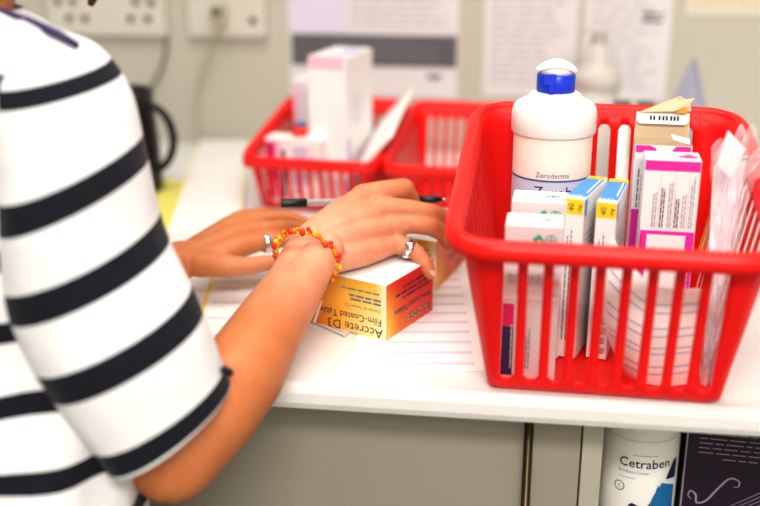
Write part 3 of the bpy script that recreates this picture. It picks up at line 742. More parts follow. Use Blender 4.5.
def notice(name, label, x0, x1, z0, z1, draw, cat='notice'):
    mb = MB(); w, h = x1 - x0, z1 - z0
    mb.box((w / 2, 0, h / 2), (w, 0.001, h), 'notice')
    f = Face(mb, (0, -0.0006, 0), (1, 0, 0), (0, 0, 1), w, h); draw(f)
    return put(mb, name, label, cat, (x0, 0.9992, z0))
def dA(f):
    f.rect(0.004, 0.056, f.w - 0.002, 0.114, 'charcoal'); f.rect(0.002, 0.118, 0.105, f.h - 0.002, 'lilac_pale')
    f.small_print(0.08, 0.100, 0.2, 4, 0.011, 'grey_ink', seed=90)
    f.small_print(0.115, f.h - 0.012, f.w - 0.13, 12, 0.012, 'notice_print', seed=91, th=0.25); f.small_print(f.w - 0.055, 0.035, 0.03, 1, 0.012, 'charcoal', seed=92, th=0.7)
notice('wall_notice', 'white notice with a dark grey band on the wall behind the back left basket', -0.425, -0.112, 0.1, 0.375, dA)
notice('wall_notice', 'pale notice with faint lines of print, left of the far pump bottle', -0.065, 0.100, 0.108, 0.38, lambda f: f.small_print(0.012, f.h - 0.03, f.w - 0.03, 18, 0.013, 'notice_print', seed=93, th=0.3))
notice('wall_notice', 'pale notice behind the far pump bottle with a few dark words', 0.112, 0.262, 0.105, 0.38, lambda f: (f.small_print(0.012, f.h - 0.03, f.w - 0.03, 17, 0.014, 'notice_print', seed=94, th=0.3), f.small_print(0.1, f.h - 0.125, 0.04, 2, 0.012, 'charcoal', seed=95, th=0.5)))
notice('wall_notice', 'beige notice with brown print at the upper right of the wall', 0.285, 0.45, 0.258, 0.40, lambda f: (f.rect(0.002, 0.002, f.w - 0.002, f.h - 0.002, 'cream'), f.small_print(0.012, f.h - 0.02, f.w - 0.02, 9, 0.013, 'card_brown', seed=96, th=0.4)))

# far pump bottle
fb = empty('pump_bottle', (0.130, 0.86, 0.0)); tag(fb, 'blurred white pump bottle by the wall behind the large basket', 'bottle')
mb = MB(); mb.lathe([(0.0001, 0), (0.036, 0), (0.038, 0.004), (0.038, 0.150), (0.0001, 0.150)], 'far_tub', n=40); mb.build('bottle_body', fb)
mb = MB(); mb.lathe([(0.038, 0.1505), (0.0405, 0.153), (0.0405, 0.172), (0.037, 0.180), (0.024, 0.188), (0.018, 0.194), (0.017, 0.225), (0.0001, 0.225)], 'far_tub', n=40); mb.build('screw_lid', fb)
mb = MB(); mb.lathe([(0.012, 0.2255), (0.013, 0.238), (0.0001, 0.240)], 'far_tub', n=24); mb.box((-0.006, -0.004, 0.2445), (0.040, 0.022, 0.008), 'far_tub'); mb.build('pump_head', fb)
# bluish sachet and dark jars at right
mb = MB()
def sach(u, v): 
    return Vector(((-0.05 + 0.10 * u) * (1 - 0.93 * v ** 1.6) + 0.004 * v, 0.012 * math.sin(PI * u) * (1 if True else 0) * (1 - v) + 0.006 * math.sin(5 * u + 3 * v), 0.21 * v))
mb.grid(sach, 12, 16, 'sachet'); mb.grid(lambda u, v: sach(u, v) * 1.0 - Vector((0, 0.022 * math.sin(PI * u) * (1 - v), 0)), 12, 16, 'sachet')
put(mb, 'plastic_sachet', 'pointed bluish clear plastic sachet standing near the wall at the right', 'sachet', (0.272, 0.80, 0.001))
for i, (u, lb) in enumerate(((622, 'small dark-capped jar behind the large basket, left one'), (645, 'small dark-capped jar behind the large basket, right one'))):
    r = empty('small_jar', ((0.1509, 0.62, 0.1693)[0] if i == 0 else (0.1851, 0.62, 0.1701)[0], 0.62, 0.0)); tag(r, lb, 'jar')
    mb = MB(); mb.lathe([(0.0001, 0), (0.0105, 0), (0.0115, 0.002), (0.0115, 0.160), (0.0001, 0.160)], 'tub', n=24); mb.build('jar_body', r)
    mb = MB(); mb.lathe([(0.0115, 0.1602), (0.0125, 0.161), (0.0125, 0.173), (0.0001, 0.174)], 'charcoal', n=24); mb.build('lid', r)

# black mug / jug
mg = empty('jug', (-0.617, 0.66, 0.0)); mg.scale = (0.88, 0.88, 0.92); tag(mg, 'black jug with a looped handle on the worktop behind the striped sleeve', 'jug')
mb = MB(); mb.lathe([(0.0001, 0), (0.052, 0), (0.055, 0.006), (0.053, 0.08), (0.046, 0.15), (0.047, 0.180), (0.044, 0.181), (0.040, 0.15), (0.0001, 0.13)], 'black_plastic', n=48); mb.build('jug_body', mg)
mb = MB(); hp = []
for i in range(17):
    a = -1.75 + 3.5 * i / 16; hp.append((0.040 + 0.046 * math.cos(a), -0.01, 0.098 + 0.058 * math.sin(a)))
mb.tube(hp, 0.0075, 'black_plastic', 12); mb.build('handle', mg)

# ------------------------------------------------------------------ things on the shelf under the worktop
cb = empty('cream_bottle', (0.154, 0.145, -0.2815)); tag(cb, 'white cream bottle with blue swirl on the shelf under the worktop', 'bottle')
mb = MB(); Rc = 0.0425
mb.lathe([(0.0001, 0), (Rc - 0.003, 0), (Rc, 0.004), (Rc, 0.178), (Rc - 0.0015, 0.180), (0.0001, 0.1801)], 'tub', n=72)
wrap_text(mb, 'Cetraben', -0.66, 0.148, 0.0155, 'black_ink', Rc + 0.0004); wrap_text(mb, 'Cetraben', -0.655, 0.1484, 0.0155, 'black_ink', Rc + 0.0006)
wrap_text(mb, 'Emollient Cream', -0.66, 0.1405, 0.005, 'grey_ink', Rc + 0.0004)
wrap_rect(mb, -0.3, 0.35, 0.1630, 0.1638, 'lightgrey_ink', Rc + 0.0004); wrap_rect(mb, -0.66, -0.2, 0.134, 0.1348, 'lightgrey_ink', Rc + 0.0004)
def wmap(a, z): return (Rc + 0.0006) * math.sin(a), -(Rc + 0.0006) * math.cos(a), z
def wblob(fn_lo, fn_hi, a0, a1, m, n=24, e=0.0):
    mb.grid(lambda u, v: Vector(wmap(lerp(a0, a1, u), lerp(fn_lo(u), fn_hi(u), v))) * 1.0 + Vector((math.sin(lerp(a0, a1, u)), -math.cos(lerp(a0, a1, u)), 0)) * e, n, 4, m)
wblob(lambda u: 0.0, lambda u: (0.086 + 0.018 * math.sqrt(max(0, 1 - (1 - min(1, u * 5)) ** 2))) if u < 0.2 else 0.104 - 0.004 * math.sin(PI * (u - 0.2) / 0.8) + 0.024 * max(0, (u - 0.62) / 0.38) ** 1.6, -0.38, 0.42, 'deep_blue', n=40)
wblob(lambda u: 0.0, lambda u: 0.098 + 0.034 * min(1, u * 2.2) ** 0.6 - 0.008 * max(0, u - 0.45), 0.20, 0.98, 'teal', n=30, e=0.0003)
wblob(lambda u: 0.133 - 0.002 * u, lambda u: 0.1335 + 0.022 * math.sin(PI * 0.5 * u), 0.62, 0.98, 'deep_blue', e=0.0006)
wblob(lambda u: 0.1315 - 0.010 * u, lambda u: 0.1340 - 0.006 * u, 0.40, 0.98, 'tub', e=0.0008)
for k in range(24):
    a = 2 * PI * k / 24; b = 2 * PI * (k + 1) / 24; P_ = lambda t, r: Vector(wmap(-0.60 + r * math.cos(t) / Rc, 0.122 + r * math.sin(t)))
    mb.quad(P_(a, 0.0062), P_(b, 0.0062), P_(b, 0.0050), P_(a, 0.0050), 'grey_ink')
wrap_text(mb, 'C', -0.60 - 0.05, 0.1198, 0.0062, 'grey_ink', Rc + 0.0004)
mb.build('bottle_body', cb)
mb = MB(); mb.lathe([(Rc - 0.001, 0.1803), (Rc - 0.0002, 0.182), (Rc - 0.001, 0.196), (0.028, 0.206), (0.013, 0.210), (0.013, 0.228), (0.0001, 0.228)], 'tub', n=60); mb.build('screw_lid', cb)
mb = MB(); mb.lathe([(0.006, 0.2282), (0.006, 0.242), (0.0001, 0.243)], 'tub', n=20); mb.box((0.008, 0, 0.246), (0.04, 0.014, 0.006), 'tub'); mb.build('pump_head', cb)
# purple box
w, d, h = 0.155, 0.06, 0.220
mb, F = carton_mesh(w, d, h, base='purple')
f = F['front']; f.rect(0.0002, 0.0, 0.002, h, 'silver_ink')
f.small_print(0.020, h - 0.036, 0.09, 1, 0.004, 'silver_ink', seed=100, th=0.22); f.small_print(0.014, h - 0.042, 0.11, 4, 0.0058, 'silver_ink', seed=101, th=0.22); f.small_print(0.040, h - 0.066, 0.05, 1, 0.006, 'silver_ink', seed=102, th=0.22)
def stroke(f, pts, wd, m, k=24):
    # smooth curve through points with a varying width
    out = []
    P = [Vector((*p, 0)) for p in pts]
    for i in range(len(P) - 1):
        a = P[max(i - 1, 0)]; b = P[i]; c = P[i + 1]; e = P[min(i + 2, len(P) - 1)]
        for j in range(8):
            t = j / 8; out.append(0.5 * ((2 * b) + (c - a) * t + (2 * a - 5 * b + 4 * c - e) * t * t + (3 * b - a - 3 * c + e) * t ** 3))
    out.append(P[-1]); f.k += 1; vs = []
    for i, p in enumerate(out):
        tn = (out[min(i + 1, len(out) - 1)] - out[max(i - 1, 0)]).normalized(); nn = Vector((-tn.y, tn.x, 0)); ww = wd * (0.35 + 0.65 * math.sin(PI * i / (len(out) - 1)))
        vs += [f.p(p.x + nn.x * ww, p.y + nn.y * ww), f.p(p.x - nn.x * ww, p.y - nn.y * ww)]
    f.mb.add(vs, [(2 * i, 2 * i + 1, 2 * i + 3, 2 * i + 2) for i in range(len(out) - 1)], m)
stroke(f, [(0.012, h - 0.118), (0.008, h - 0.114), (0.010, h - 0.108), (0.016, h - 0.112), (0.018, h - 0.122), (0.028, h - 0.118), (0.040, h - 0.100), (0.050, h - 0.088), (0.060, h - 0.090), (0.060, h - 0.097), (0.055, h - 0.098)], 0.0012, 'silver_ink')
for i in range(5): stroke(f, [(0.035 + i * 0.007, h - 0.135), (0.060 + i * 0.006, h - 0.118 - 0.001 * i), (0.105, h - 0.088 - i * 0.006), (0.150, h - 0.066 - i * 0.010)], 0.0004, 'silver_ink')
put(mb, 'purple_carton', 'dark purple box with silver swirl and strings beside the white cream bottle', 'carton', (0.279, 0.150, -0.2815), (0, 0, math.radians(-4)))

# ------------------------------------------------------------------ person
person = empty('person', (-0.50, -0.26, FZ)); tag(person, 'person in a white and navy striped short-sleeved top reaching for tablet boxes', 'person')
PO = Vector((-0.50, -0.26, FZ))
def capsule(mb, p0, r0, p1, r1, n=26, tip=True):
    p0, p1 = Vector(p0), Vector(p1); t = p1 - p0; l = t.length
    if l < 1e-6: return
    q_ = t.normalized().to_track_quat('Z', 'Y').to_matrix()
    prof = []
    for i in range(6): a = -PI / 2 + (PI / 2) * i / 5; prof.append((max(1e-6, r0 * math.cos(a)), r0 * math.sin(a)))
    for i in range(6): a = (PI / 2) * i / 5; prof.append((max(1e-6, r1 * math.cos(a)), l + r1 * math.sin(a)))
    mb.lathe(prof, 'skin', p0, n, axis=q_)
def chain(mb, pts):
    for (a, ra), (b, rb) in zip(pts[:-1], pts[1:]): capsule(mb, a, ra, b, rb)
def fused(mb, voxel, smooth_it, fac=0.5):
    """one continuous skin: voxel union of the shapes, then smoothed; returns verts, faces"""
    o = mb.build('tmp'); m = o.modifiers.new('r', 'REMESH'); m.mode = 'VOXEL'; m.voxel_size = voxel
    s = o.modifiers.new('s', 'SMOOTH'); s.iterations = smooth_it; s.factor = fac
    dg = bpy.context.evaluated_depsgraph_get(); ev = o.evaluated_get(dg); me = ev.to_mesh()
    vs = [v.co.copy() for v in me.vertices]; fs = [tuple(p.vertices) for p in me.polygons]
    ev.to_mesh_clear(); bpy.data.objects.remove(o)
    return vs, fs

# right arm and hand ---------------------------------------------------------
rh = MB()
chain(rh, [((-0.4041, -0.05285, 0.27), 0.038), ((-0.3827, -0.07873, 0.1567), 0.038), ((-0.3498, -0.08869, 0.05407), 0.040), ((-0.3136, -0.1109, -0.01435), 0.042)])
chain(rh, [((-0.3136, -0.1109, -0.01435), 0.043), ((-0.302, -0.1142, -0.02829), 0.043), ((-0.2708, -0.08442, 0.005718), 0.0445), ((-0.2516, -0.05192, 0.02748), 0.042), ((-0.2413, -0.002819, 0.04517), 0.0375), ((-0.2289, 0.05881, 0.06434), 0.0325)])
chain(rh, [((-0.2339, 0.06148, 0.05857), 0.030), ((-0.2241, 0.1217, 0.09017), 0.0225), ((-0.2159, 0.1378, 0.1024), 0.021)])
chain(rh, [((-0.2226, 0.05426, 0.06422), 0.028), ((-0.2061, 0.1026, 0.08966), 0.0215), ((-0.1978, 0.1174, 0.09853), 0.020)])
MC = {'i': ((-0.1732, 0.2171, 0.1304), 0.0125), 'm': ((-0.1497, 0.206, 0.1202), 0.0125), 'r': ((-0.1387, 0.201, 0.1018), 0.0120), 'p': ((-0.1322, 0.1952, 0.08241), 0.0110)}
WR = {'i': ((-0.2148, 0.15, 0.1066), 0.0175), 'm': ((-0.2067, 0.1425, 0.1036), 0.0180), 'r': ((-0.201, 0.1347, 0.09717), 0.0180), 'p': ((-0.197, 0.1239, 0.08607), 0.0175)}
MID = {'i': ((-0.1944, 0.1893, 0.1199), 0.0150), 'm': ((-0.1789, 0.178, 0.1121), 0.0155), 'r': ((-0.1709, 0.1698, 0.1009), 0.0160), 'p': ((-0.1642, 0.1622, 0.08254), 0.0165)}
for k in 'imrp': chain(rh, [WR[k], MID[k], MC[k]])
for a, b in (('i', 'm'), ('m', 'r'), ('r', 'p')): capsule(rh, MID[a][0], 0.013, MC[b][0], 0.009); capsule(rh, MID[b][0], 0.013, MC[a][0], 0.009)
FG = {'i': [((-0.1733, 0.2175, 0.1315), 0.0138), ((-0.1493, 0.2293, 0.1351), 0.0124), ((-0.1275, 0.2429, 0.1351), 0.0124), ((-0.1205, 0.2569, 0.1174), 0.0102), ((-0.115, 0.2626, 0.1011), 0.0088)],
      'm': [((-0.1498, 0.2063, 0.1213), 0.0136), ((-0.1219, 0.2147, 0.1193), 0.0112), ((-0.09482, 0.2214, 0.113), 0.0112), ((-0.0741, 0.2426, 0.09886), 0.0097), ((-0.06513, 0.2548, 0.08432), 0.0085)],
      'r': [((-0.1387, 0.2014, 0.1029), 0.0131), ((-0.1153, 0.2078, 0.1031), 0.0111), ((-0.09281, 0.2138, 0.09974), 0.0113), ((-0.07966, 0.226, 0.08673), 0.0095), ((-0.07417, 0.2347, 0.07304), 0.0084)],
      'p': [((-0.1322, 0.1955, 0.08349), 0.0122), ((-0.1183, 0.1945, 0.07841), 0.0104), ((-0.1064, 0.1904, 0.07432), 0.0099), ((-0.09638, 0.1823, 0.06557), 0.0088), ((-0.09014, 0.1775, 0.05556), 0.0077)]}
for k in FG: chain(rh, FG[k])
# thumb: leaves the side of the palm, under the index finger, tip against the pen
TH = [((-0.2074, 0.1706, 0.1015), 0.0150), ((-0.1849, 0.2157, 0.1002), 0.0140), ((-0.1516, 0.2477, 0.1029), 0.0110), ((-0.1246, 0.2629, 0.09937), 0.0090)]
chain(rh, TH)
# knuckle bumps
for k, r_ in (('i', 0.0085), ('m', 0.008), ('r', 0.0075)):
    p = Vector(MC[k][0]); rh.ball(p + Vector((0.0, -0.0045, 0.006)), r_, 'skin', 6)
vs1, fs1 = fused(rh, 0.0018, 9)
# creases along the outer edge of the palm, and pinched skin at knuckles
A0 = Vector((-0.1876, 0.1077, 0.08192)); A1 = Vector((-0.1268, 0.1786, 0.07864)); AX = (A1 - A0); AL = AX.length; AX.normalize()
tmp = MB(); tmp.add(vs1, fs1, 'skin', True)
camdir = (Vector((0, -0.94, 0.465)) - A0).normalized()
for v in tmp.v:
    s = (v - A0).dot(AX); off = (v - A0) - AX * s; dd = off.length
    if -0.005 < s < AL and dd < 0.022:
        fall = (1 - dd / 0.022) * min(1, (s + 0.005) / 0.01) * min(1, (AL - s) / 0.015)
        v += off.normalized() * (0.0016 * fall * math.sin(s * 2 * PI / 0.0052 + 60 * off.dot(Vector((0, 0, 1)))))
vs1 = tmp.v
# left arm and hand ------------------------------------------------------------
lh = MB()
chain(lh, [((-0.665, -0.01, 0.27), 0.046), ((-0.63, 0.0, 0.15), 0.042), ((-0.585, 0.01, 0.055), 0.040), ((-0.4521, 0.1179, 0.02745), 0.038), ((-0.4149, 0.1652, 0.04203), 0.031), ((-0.3865, 0.1985, 0.0502), 0.0235)])
LW = (-0.3811, 0.2047, 0.05079)
lm = {'i': [((-0.3685, 0.1953, 0.04963), 0.016), ((-0.3252, 0.2259, 0.05996), 0.0145), ((-0.3076, 0.2442, 0.05974), 0.0115), ((-0.2822, 0.2631, 0.05848), 0.010), ((-0.2635, 0.2751, 0.05534), 0.0085), ((-0.2459, 0.281, 0.05025), 0.0075)],
      'm': [((-0.3764, 0.2057, 0.05191), 0.017), ((-0.3381, 0.2474, 0.06507), 0.0150), ((-0.318, 0.2668, 0.06739), 0.0115), ((-0.2848, 0.2872, 0.06752), 0.0100), ((-0.2654, 0.3034, 0.0606), 0.0086), ((-0.2486, 0.3083, 0.0531), 0.0075)],
      'r': [((-0.3787, 0.2133, 0.053), 0.016), ((-0.3487, 0.268, 0.06703), 0.0140), ((-0.3284, 0.2888, 0.07311), 0.0112), ((-0.2972, 0.309, 0.07344), 0.0098), ((-0.2791, 0.3206, 0.0693), 0.0084), ((-0.2621, 0.3256, 0.06178), 0.0074)],
      'p': [((-0.3836, 0.2215, 0.0538), 0.014), ((-0.3567, 0.2874, 0.0645), 0.0120), ((-0.3436, 0.3073, 0.07077), 0.0105), ((-0.3196, 0.3266, 0.07122), 0.0088), ((-0.3028, 0.3332, 0.06854), 0.0076), ((-0.2909, 0.3379, 0.06219), 0.0068)]}
for k in lm: chain(lh, lm[k])
chain(lh, [((-0.3622, 0.1906, 0.04907), 0.016), ((-0.3282, 0.1896, 0.04853), 0.0135), ((-0.3039, 0.1975, 0.04685), 0.0108), ((-0.283, 0.2113, 0.04796), 0.0092)])
vs2, fs2 = fused(lh, 0.0026, 6)
# trunk, neck, head, legs ------------------------------------------------------
tr = MB()
def ering(c, ax, ay, n=24, tilt=Vector((0, 0, 1))):
    return [Vector(c) + Vector(ax) * math.cos(2 * PI * i / n) + Vector(ay) * math.sin(2 * PI * i / n) for i in range(n)]
RX = Vector((0.968, -0.25, 0)).normalized()      # towards the person's right shoulder
FY = Vector((0.25, 0.968, 0)).normalized()        # facing
def body_rings(g):
    S = [((-0.482, -0.130, -0.17), 0.160, 0.102), ((-0.482, -0.128, -0.08), 0.155, 0.098), ((-0.484, -0.116, 0.0), 0.146, 0.088), ((-0.500, -0.090, 0.10), 0.132, 0.086),
         ((-0.515, -0.070, 0.20), 0.138, 0.088), ((-0.520, -0.055, 0.27), 0.146, 0.088), ((-0.520, -0.045, 0.315), 0.145, 0.080), ((-0.518, -0.040, 0.345), 0.115, 0.070), ((-0.515, -0.035, 0.365), 0.068, 0.058)]
    return [ering(c, RX * (a + g), FY * (b + g)) for c, a, b in S], S
rg, S_ = body_rings(-0.012)
tr.rings(rg, 'skin')
chain(tr, [((-0.515, -0.05, 0.32), 0.055), ((-0.502, -0.015, 0.40), 0.050), ((-0.492, 0.01, 0.45), 0.052)])
chain(tr, [((-0.52, -0.09, 0.27), 0.05), ((-0.4041, -0.05285, 0.27), 0.038)]); chain(tr, [((-0.52, -0.09, 0.27), 0.05), ((-0.665, -0.01, 0.27), 0.044)])
HC = Vector((-0.475, 0.045, 0.525)); FD = Vector((0.42, 0.86, -0.30)).normalized(); UP = (Vector((0, 0, 1)) - FD * FD.z).normalized(); RT = FD.cross(UP)
HM = Matrix((RT, FD, UP)).transposed()
tr.ball(HC, 0.1, 'skin', 12, sc=(0.76, 0.93, 1.0), rot=HM)
hp_ = lambda x, y, z: HC + HM @ Vector((x, y, z))
chain(tr, [(hp_(0, 0.02, -0.03), 0.066), (hp_(0, 0.055, -0.085), 0.030)]); chain(tr, [(hp_(-0.04, 0.0, -0.06), 0.028), (hp_(0, 0.06, -0.095), 0.022), (hp_(0.04, 0.0, -0.06), 0.028)])
chain(tr, [(hp_(0, 0.088, 0.005), 0.008), (hp_(0, 0.103, -0.028), 0.0125)]); tr.ball(hp_(0.010, 0.096, -0.03), 0.008, 'skin', 6); tr.ball(hp_(-0.010, 0.096, -0.03), 0.008, 'skin', 6)
chain(tr, [(hp_(-0.020, 0.080, -0.058), 0.006), (hp_(0, 0.090, -0.056), 0.0085), (hp_(0.020, 0.080, -0.058), 0.006)])
for sx in (-1, 1):
    tr.ball(hp_(sx * 0.078, -0.005, -0.012), 0.03, 'skin', 8, sc=(0.35, 0.6, 1.0), rot=HM)
    chain(tr, [(hp_(sx * 0.015, 0.088, 0.022), 0.008), (hp_(sx * 0.045, 0.078, 0.024), 0.007)])
hipc = Vector((-0.485, -0.145, -0.15))
for sx in (-1, 1):
    h0 = hipc + RX * 0.08 * sx
    chain(tr, [(h0, 0.080), ((h0.x, h0.y - 0.02, -0.45), 0.055), ((h0.x, h0.y - 0.03, -0.80), 0.036), ((h0.x + 0.02, h0.y + 0.08, -0.865), 0.028)])
vs3, fs3 = fused(tr, 0.0062, 4)
bd = MB()
def tintf(p):
    warm = srgb(202, 126, 78); pale = srgb(230, 170, 140)
    d_ = (p - Vector((-0.2071, 0.1323, 0.09884))).length
    t = max(0, min(1, (0.16 - d_) / 0.14)); c = [a + (b - a) * t for a, b in zip(warm, pale)]
    for tp in [Vector(FG[k][-1][0]) for k in FG] + [Vector(FG[k][2][0]) for k in FG]:
        q_ = max(0, 1 - (p - tp).length / 0.016); c = [c[0] * (1 - 0.02 * q_), c[1] * (1 - 0.22 * q_), c[2] * (1 - 0.20 * q_), 1]
    return tuple(c)
for vs_, fs_ in ((vs1, fs1), (vs2, fs2), (vs3, fs3)):
    b = bd.add(vs_, fs_, 'skin', True)
    for i, v in enumerate(vs_): bd.tint[b + i] = tintf(v)
bd.v = [v - PO for v in bd.v]
bd.build('body', person)
# clothing ----------------------------------------------------------------------
M['shirt_stripes'] = stripe_mat('striped_cotton_body', [(z - 0.009, z + 0.009) for z in (0.313, 0.172, 0.1125, 0.053, -0.0076, -0.067, -0.127)])
M['sleeve_stripes'] = stripe_mat('striped_cotton_sleeve', [(k - 0.18, k + 0.18) for k in (1.5, 3, 4, 5)] + [(5.92, 6.72)])
def catmull(vals, t):
    n_ = len(vals) - 1; i = min(int(t), n_ - 1); f_ = t - i
    a = vals[max(i - 1, 0)]; b = vals[i]; c = vals[i + 1]; e = vals[min(i + 2, n_)]
    g = lambda a, b, c, e: 0.5 * (2 * b + (c - a) * f_ + (2 * a - 5 * b + 4 * c - e) * f_ ** 2 + (3 * b - a - 3 * c + e) * f_ ** 3)
    if isinstance(b, (tuple, list, Vector)): return Vector([g(*q_) for q_ in zip(a, b, c, e)])
    return g(a, b, c, e)
sh = MB(); rg, S_ = body_rings(0.006)
keys = [(c, a + 0.006, b + 0.006) for c, a, b in S_[:]]
rr_ = []; bn = []
NS = 60
for j in range(NS + 1):
    t = j / NS * (len(keys) - 1); c = catmull([k[0] for k in keys], t); a = catmull([k[1] for k in keys], t); b = catmull([k[2] for k in keys], t)
    ring_ = []
    for i in range(64):
        an = 2 * PI * i / 64; fold = 0.004 * math.sin(an * 5 + c.z * 22) * max(0, min(1, (0.2 - c.z) / 0.15)) + 0.003 * math.sin(an * 9 - c.z * 30) * (c.z < 0.15)
        ring_.append(c + RX * (a + fold) * math.cos(an) + FY * (b + fold) * math.sin(an) - PO)
    rr_.append(ring_)
sh.rings(rr_, 'shirt_stripes', cap=False)
for i, v in enumerate(sh.v): sh.band[i] = v.z + PO.z - 0.25 * ((v + PO).x + 0.35) * 0
shirt = sh.build('shirt', person); mod_solid(shirt, 0.0015)
shirt['label'] = 'white cotton top with horizontal navy stripes'
# right sleeve
LE = [(-0.4317, -0.07894, 0.3589), (-0.4469, -0.0932, 0.3236), (-0.4382, -0.1076, 0.2787), (-0.434, -0.1273, 0.2051), (-0.4271, -0.1408, 0.1328), (-0.3961, -0.1491, 0.06653), (-0.3551, -0.154, 0.006359), (-0.3449, -0.1563, -0.01352)]
RI = [(-0.3987, -0.04729, 0.3454), (-0.3669, -0.0477, 0.3321), (-0.3401, -0.05627, 0.2973), (-0.3239, -0.07142, 0.2476), (-0.306, -0.08248, 0.1782), (-0.2728, -0.1035, 0.1205), (-0.2505, -0.1076, 0.05401), (-0.246, -0.1096, 0.04041)]
TB = [0.022, 0.046, 0.058, 0.064, 0.067, 0.066, 0.060, 0.058]
toc = Vector((0.10, -0.97, -0.10)).normalized()
sl = MB(); rr_ = []; bn = []
NS = 70
for j in range(NS + 1):
    t = j / NS * 7; a = catmull(LE, t); b = catmull(RI, t); th_ = catmull(TB, t); c = (a + b) / 2; e = (b - a) / 2
    ring_ = []
    for i in range(56):
        an = 2 * PI * i / 56; fo = 1 + 0.02 * math.sin(3 * an + t * 1.2) * min(1, t / 2)
        ring_.append(c + e * math.cos(an) * fo + toc * th_ * math.sin(an) * fo - PO)
    rr_.append(ring_); bn.append(t)
# closed shoulder cap: shrink the first ring onto the yoke
c0 = sum(rr_[0], Vector()) / 56
rr_ = [[c0 + (p - c0) * 0.05 + Vector((0.0, 0, 0.004)) for p in rr_[0]], [c0 + (p - c0) * 0.6 + Vector((0, 0, 0.003)) for p in rr_[0]]] + rr_; bn = [0, 0] + bn
sl.rings(rr_, 'sleeve_stripes', cap=False, bands=bn)
so = sl.build('sleeve', shirt); mod_solid(so, 0.0022, 1 if False else -1)
# left sleeve
sl = MB(); rr_ = []; bn = []
for j in range(31):
    t = j / 30; c = Vector((-0.655, -0.012, 0.30)).lerp(Vector((-0.600, 0.0, 0.075)), t); w_ = lerp(0.055, 0.064, t) * min(1, 0.4 + t * 8)
    rr_.append([c + Vector((1, 0, 0.2)) * w_ * math.cos(2 * PI * i / 32) + Vector((0, 1, 0.1)) * w_ * math.sin(2 * PI * i / 32) - PO for i in range(32)]); bn.append(t * 3.4 + 1.4)
sl.rings(rr_, 'sleeve_stripes', cap=False, bands=bn); so2 = sl.build('sleeve', shirt); mod_solid(so2, 0.002)
# shoulder piping and cuff tab
mb = MB(); mb.tube([Vector(p) - PO for p in ((-0.4912, -0.0451, 0.3714), (-0.4486, -0.0578, 0.3647), (-0.4192, -0.06396, 0.3574), (-0.3935, -0.06704, 0.348), (-0.3761, -0.06812, 0.3383))], [0.004, 0.0042, 0.0042, 0.004, 0.003], 'navy', 10)
mb.build('shoulder_seam', shirt)
mb = MB(); mb.box(Vector((-0.2454, -0.115, 0.06171)) - PO, (0.012, 0.006, 0.007), 'black_plastic', Euler((0, 0.6, 0.3)).to_matrix()); o = mb.build('cuff_tab', shirt); mod_bevel(o, 0.002)
# trousers and shoes
tz = MB()
for sx in (-1, 1):
    h0 = hipc + RX * 0.075 * sx
    rr_ = []
    for zz, rx, ry, dy in ((-0.10, 0.085, 0.115, 0.0), (-0.2, 0.086, 0.115, 0), (-0.3, 0.08, 0.10, -0.01), (-0.45, 0.066, 0.074, -0.02), (-0.65, 0.056, 0.060, -0.03), (-0.84, 0.054, 0.058, -0.03)):
        rr_.append([Vector((h0.x, h0.y + dy, zz)) + RX * rx * math.cos(2 * PI * i / 28) + FY * ry * math.sin(2 * PI * i / 28) - PO for i in range(28)])
    tz.rings(rr_, 'trouser')
tz.build('trousers', person)
for sx in (-1, 1):
    h0 = hipc + RX * 0.08 * sx; mb = MB(); rr_ = []
    for t, w_, hh in ((-0.05, 0.02, 0.03), (-0.03, 0.034, 0.06), (0.02, 0.038, 0.07), (0.08, 0.042, 0.055), (0.14, 0.046, 0.04), (0.18, 0.036, 0.03), (0.20, 0.01, 0.015)):
        c = Vector((h0.x, h0.y - 0.03, FZ + hh / 2 + 0.001)) + FY * t
        rr_.append([c + RX * w_ * math.cos(2 * PI * i / 20) + Vector((0, 0, 1)) * (hh / 2) * math.sin(2 * PI * i / 20) - PO for i in range(20)])
    mb.rings(rr_, 'shoe'); mb.build('shoe', person)
# hair: cap plus shoulder-length locks
hr = MB()
def haircap(u, v):
    a = 2 * PI * u; b = v * PI * 0.62
    p = Vector((math.sin(b) * math.sin(a), -math.sin(b) * math.cos(a), math.cos(b))) 
    face = max(0, p.y) ; lift = 1.0 + 0.006 * math.sin(a * 24)
    p = Vector((p.x * 0.088, p.y * 0.106 - 0.004, p.z * 0.112 + 0.004)) * lift
    if p.y > 0.03 and p.z < 0.045: p.z = 0.045 + (p.z - 0.045) * 0.05; p.y *= 0.93
    return HC + HM @ p - PO
hr.grid(haircap, 96, 24, 'hair')
for k in range(30):
    a = -2.35 + 4.7 * k / 29; x = math.sin(a); y = -math.cos(a)
    p0_ = HC + HM @ Vector((x * 0.080, y * 0.094, 0.02)); p1_ = HC + Vector((0, 0, -0.07)) + HM @ Vector((x * 0.088, y * 0.096, 0)); p2_ = HC + Vector((-0.015, -0.02, -0.138 + 0.01 * math.sin(k * 2.1))) + HM @ Vector((x * 0.085, y * 0.085, 0)); 
    hr.tube([q_ - PO for q_ in (p0_, p0_.lerp(p1_, 0.5), p1_, p1_.lerp(p2_, 0.6), p2_)], [0.014, 0.0145, 0.0145, 0.012, 0.003], 'hair', 8)
hr.build('hair', person)
for sx in (-1, 1):
    mb = MB(); mb.ball(hp_(sx * 0.030, 0.081, 0.008) - PO, 0.0115, 'eye', 8); mb.ball(hp_(sx * 0.030, 0.090, 0.007) - PO, 0.0048, 'iris', 6); mb.build('eye', person)
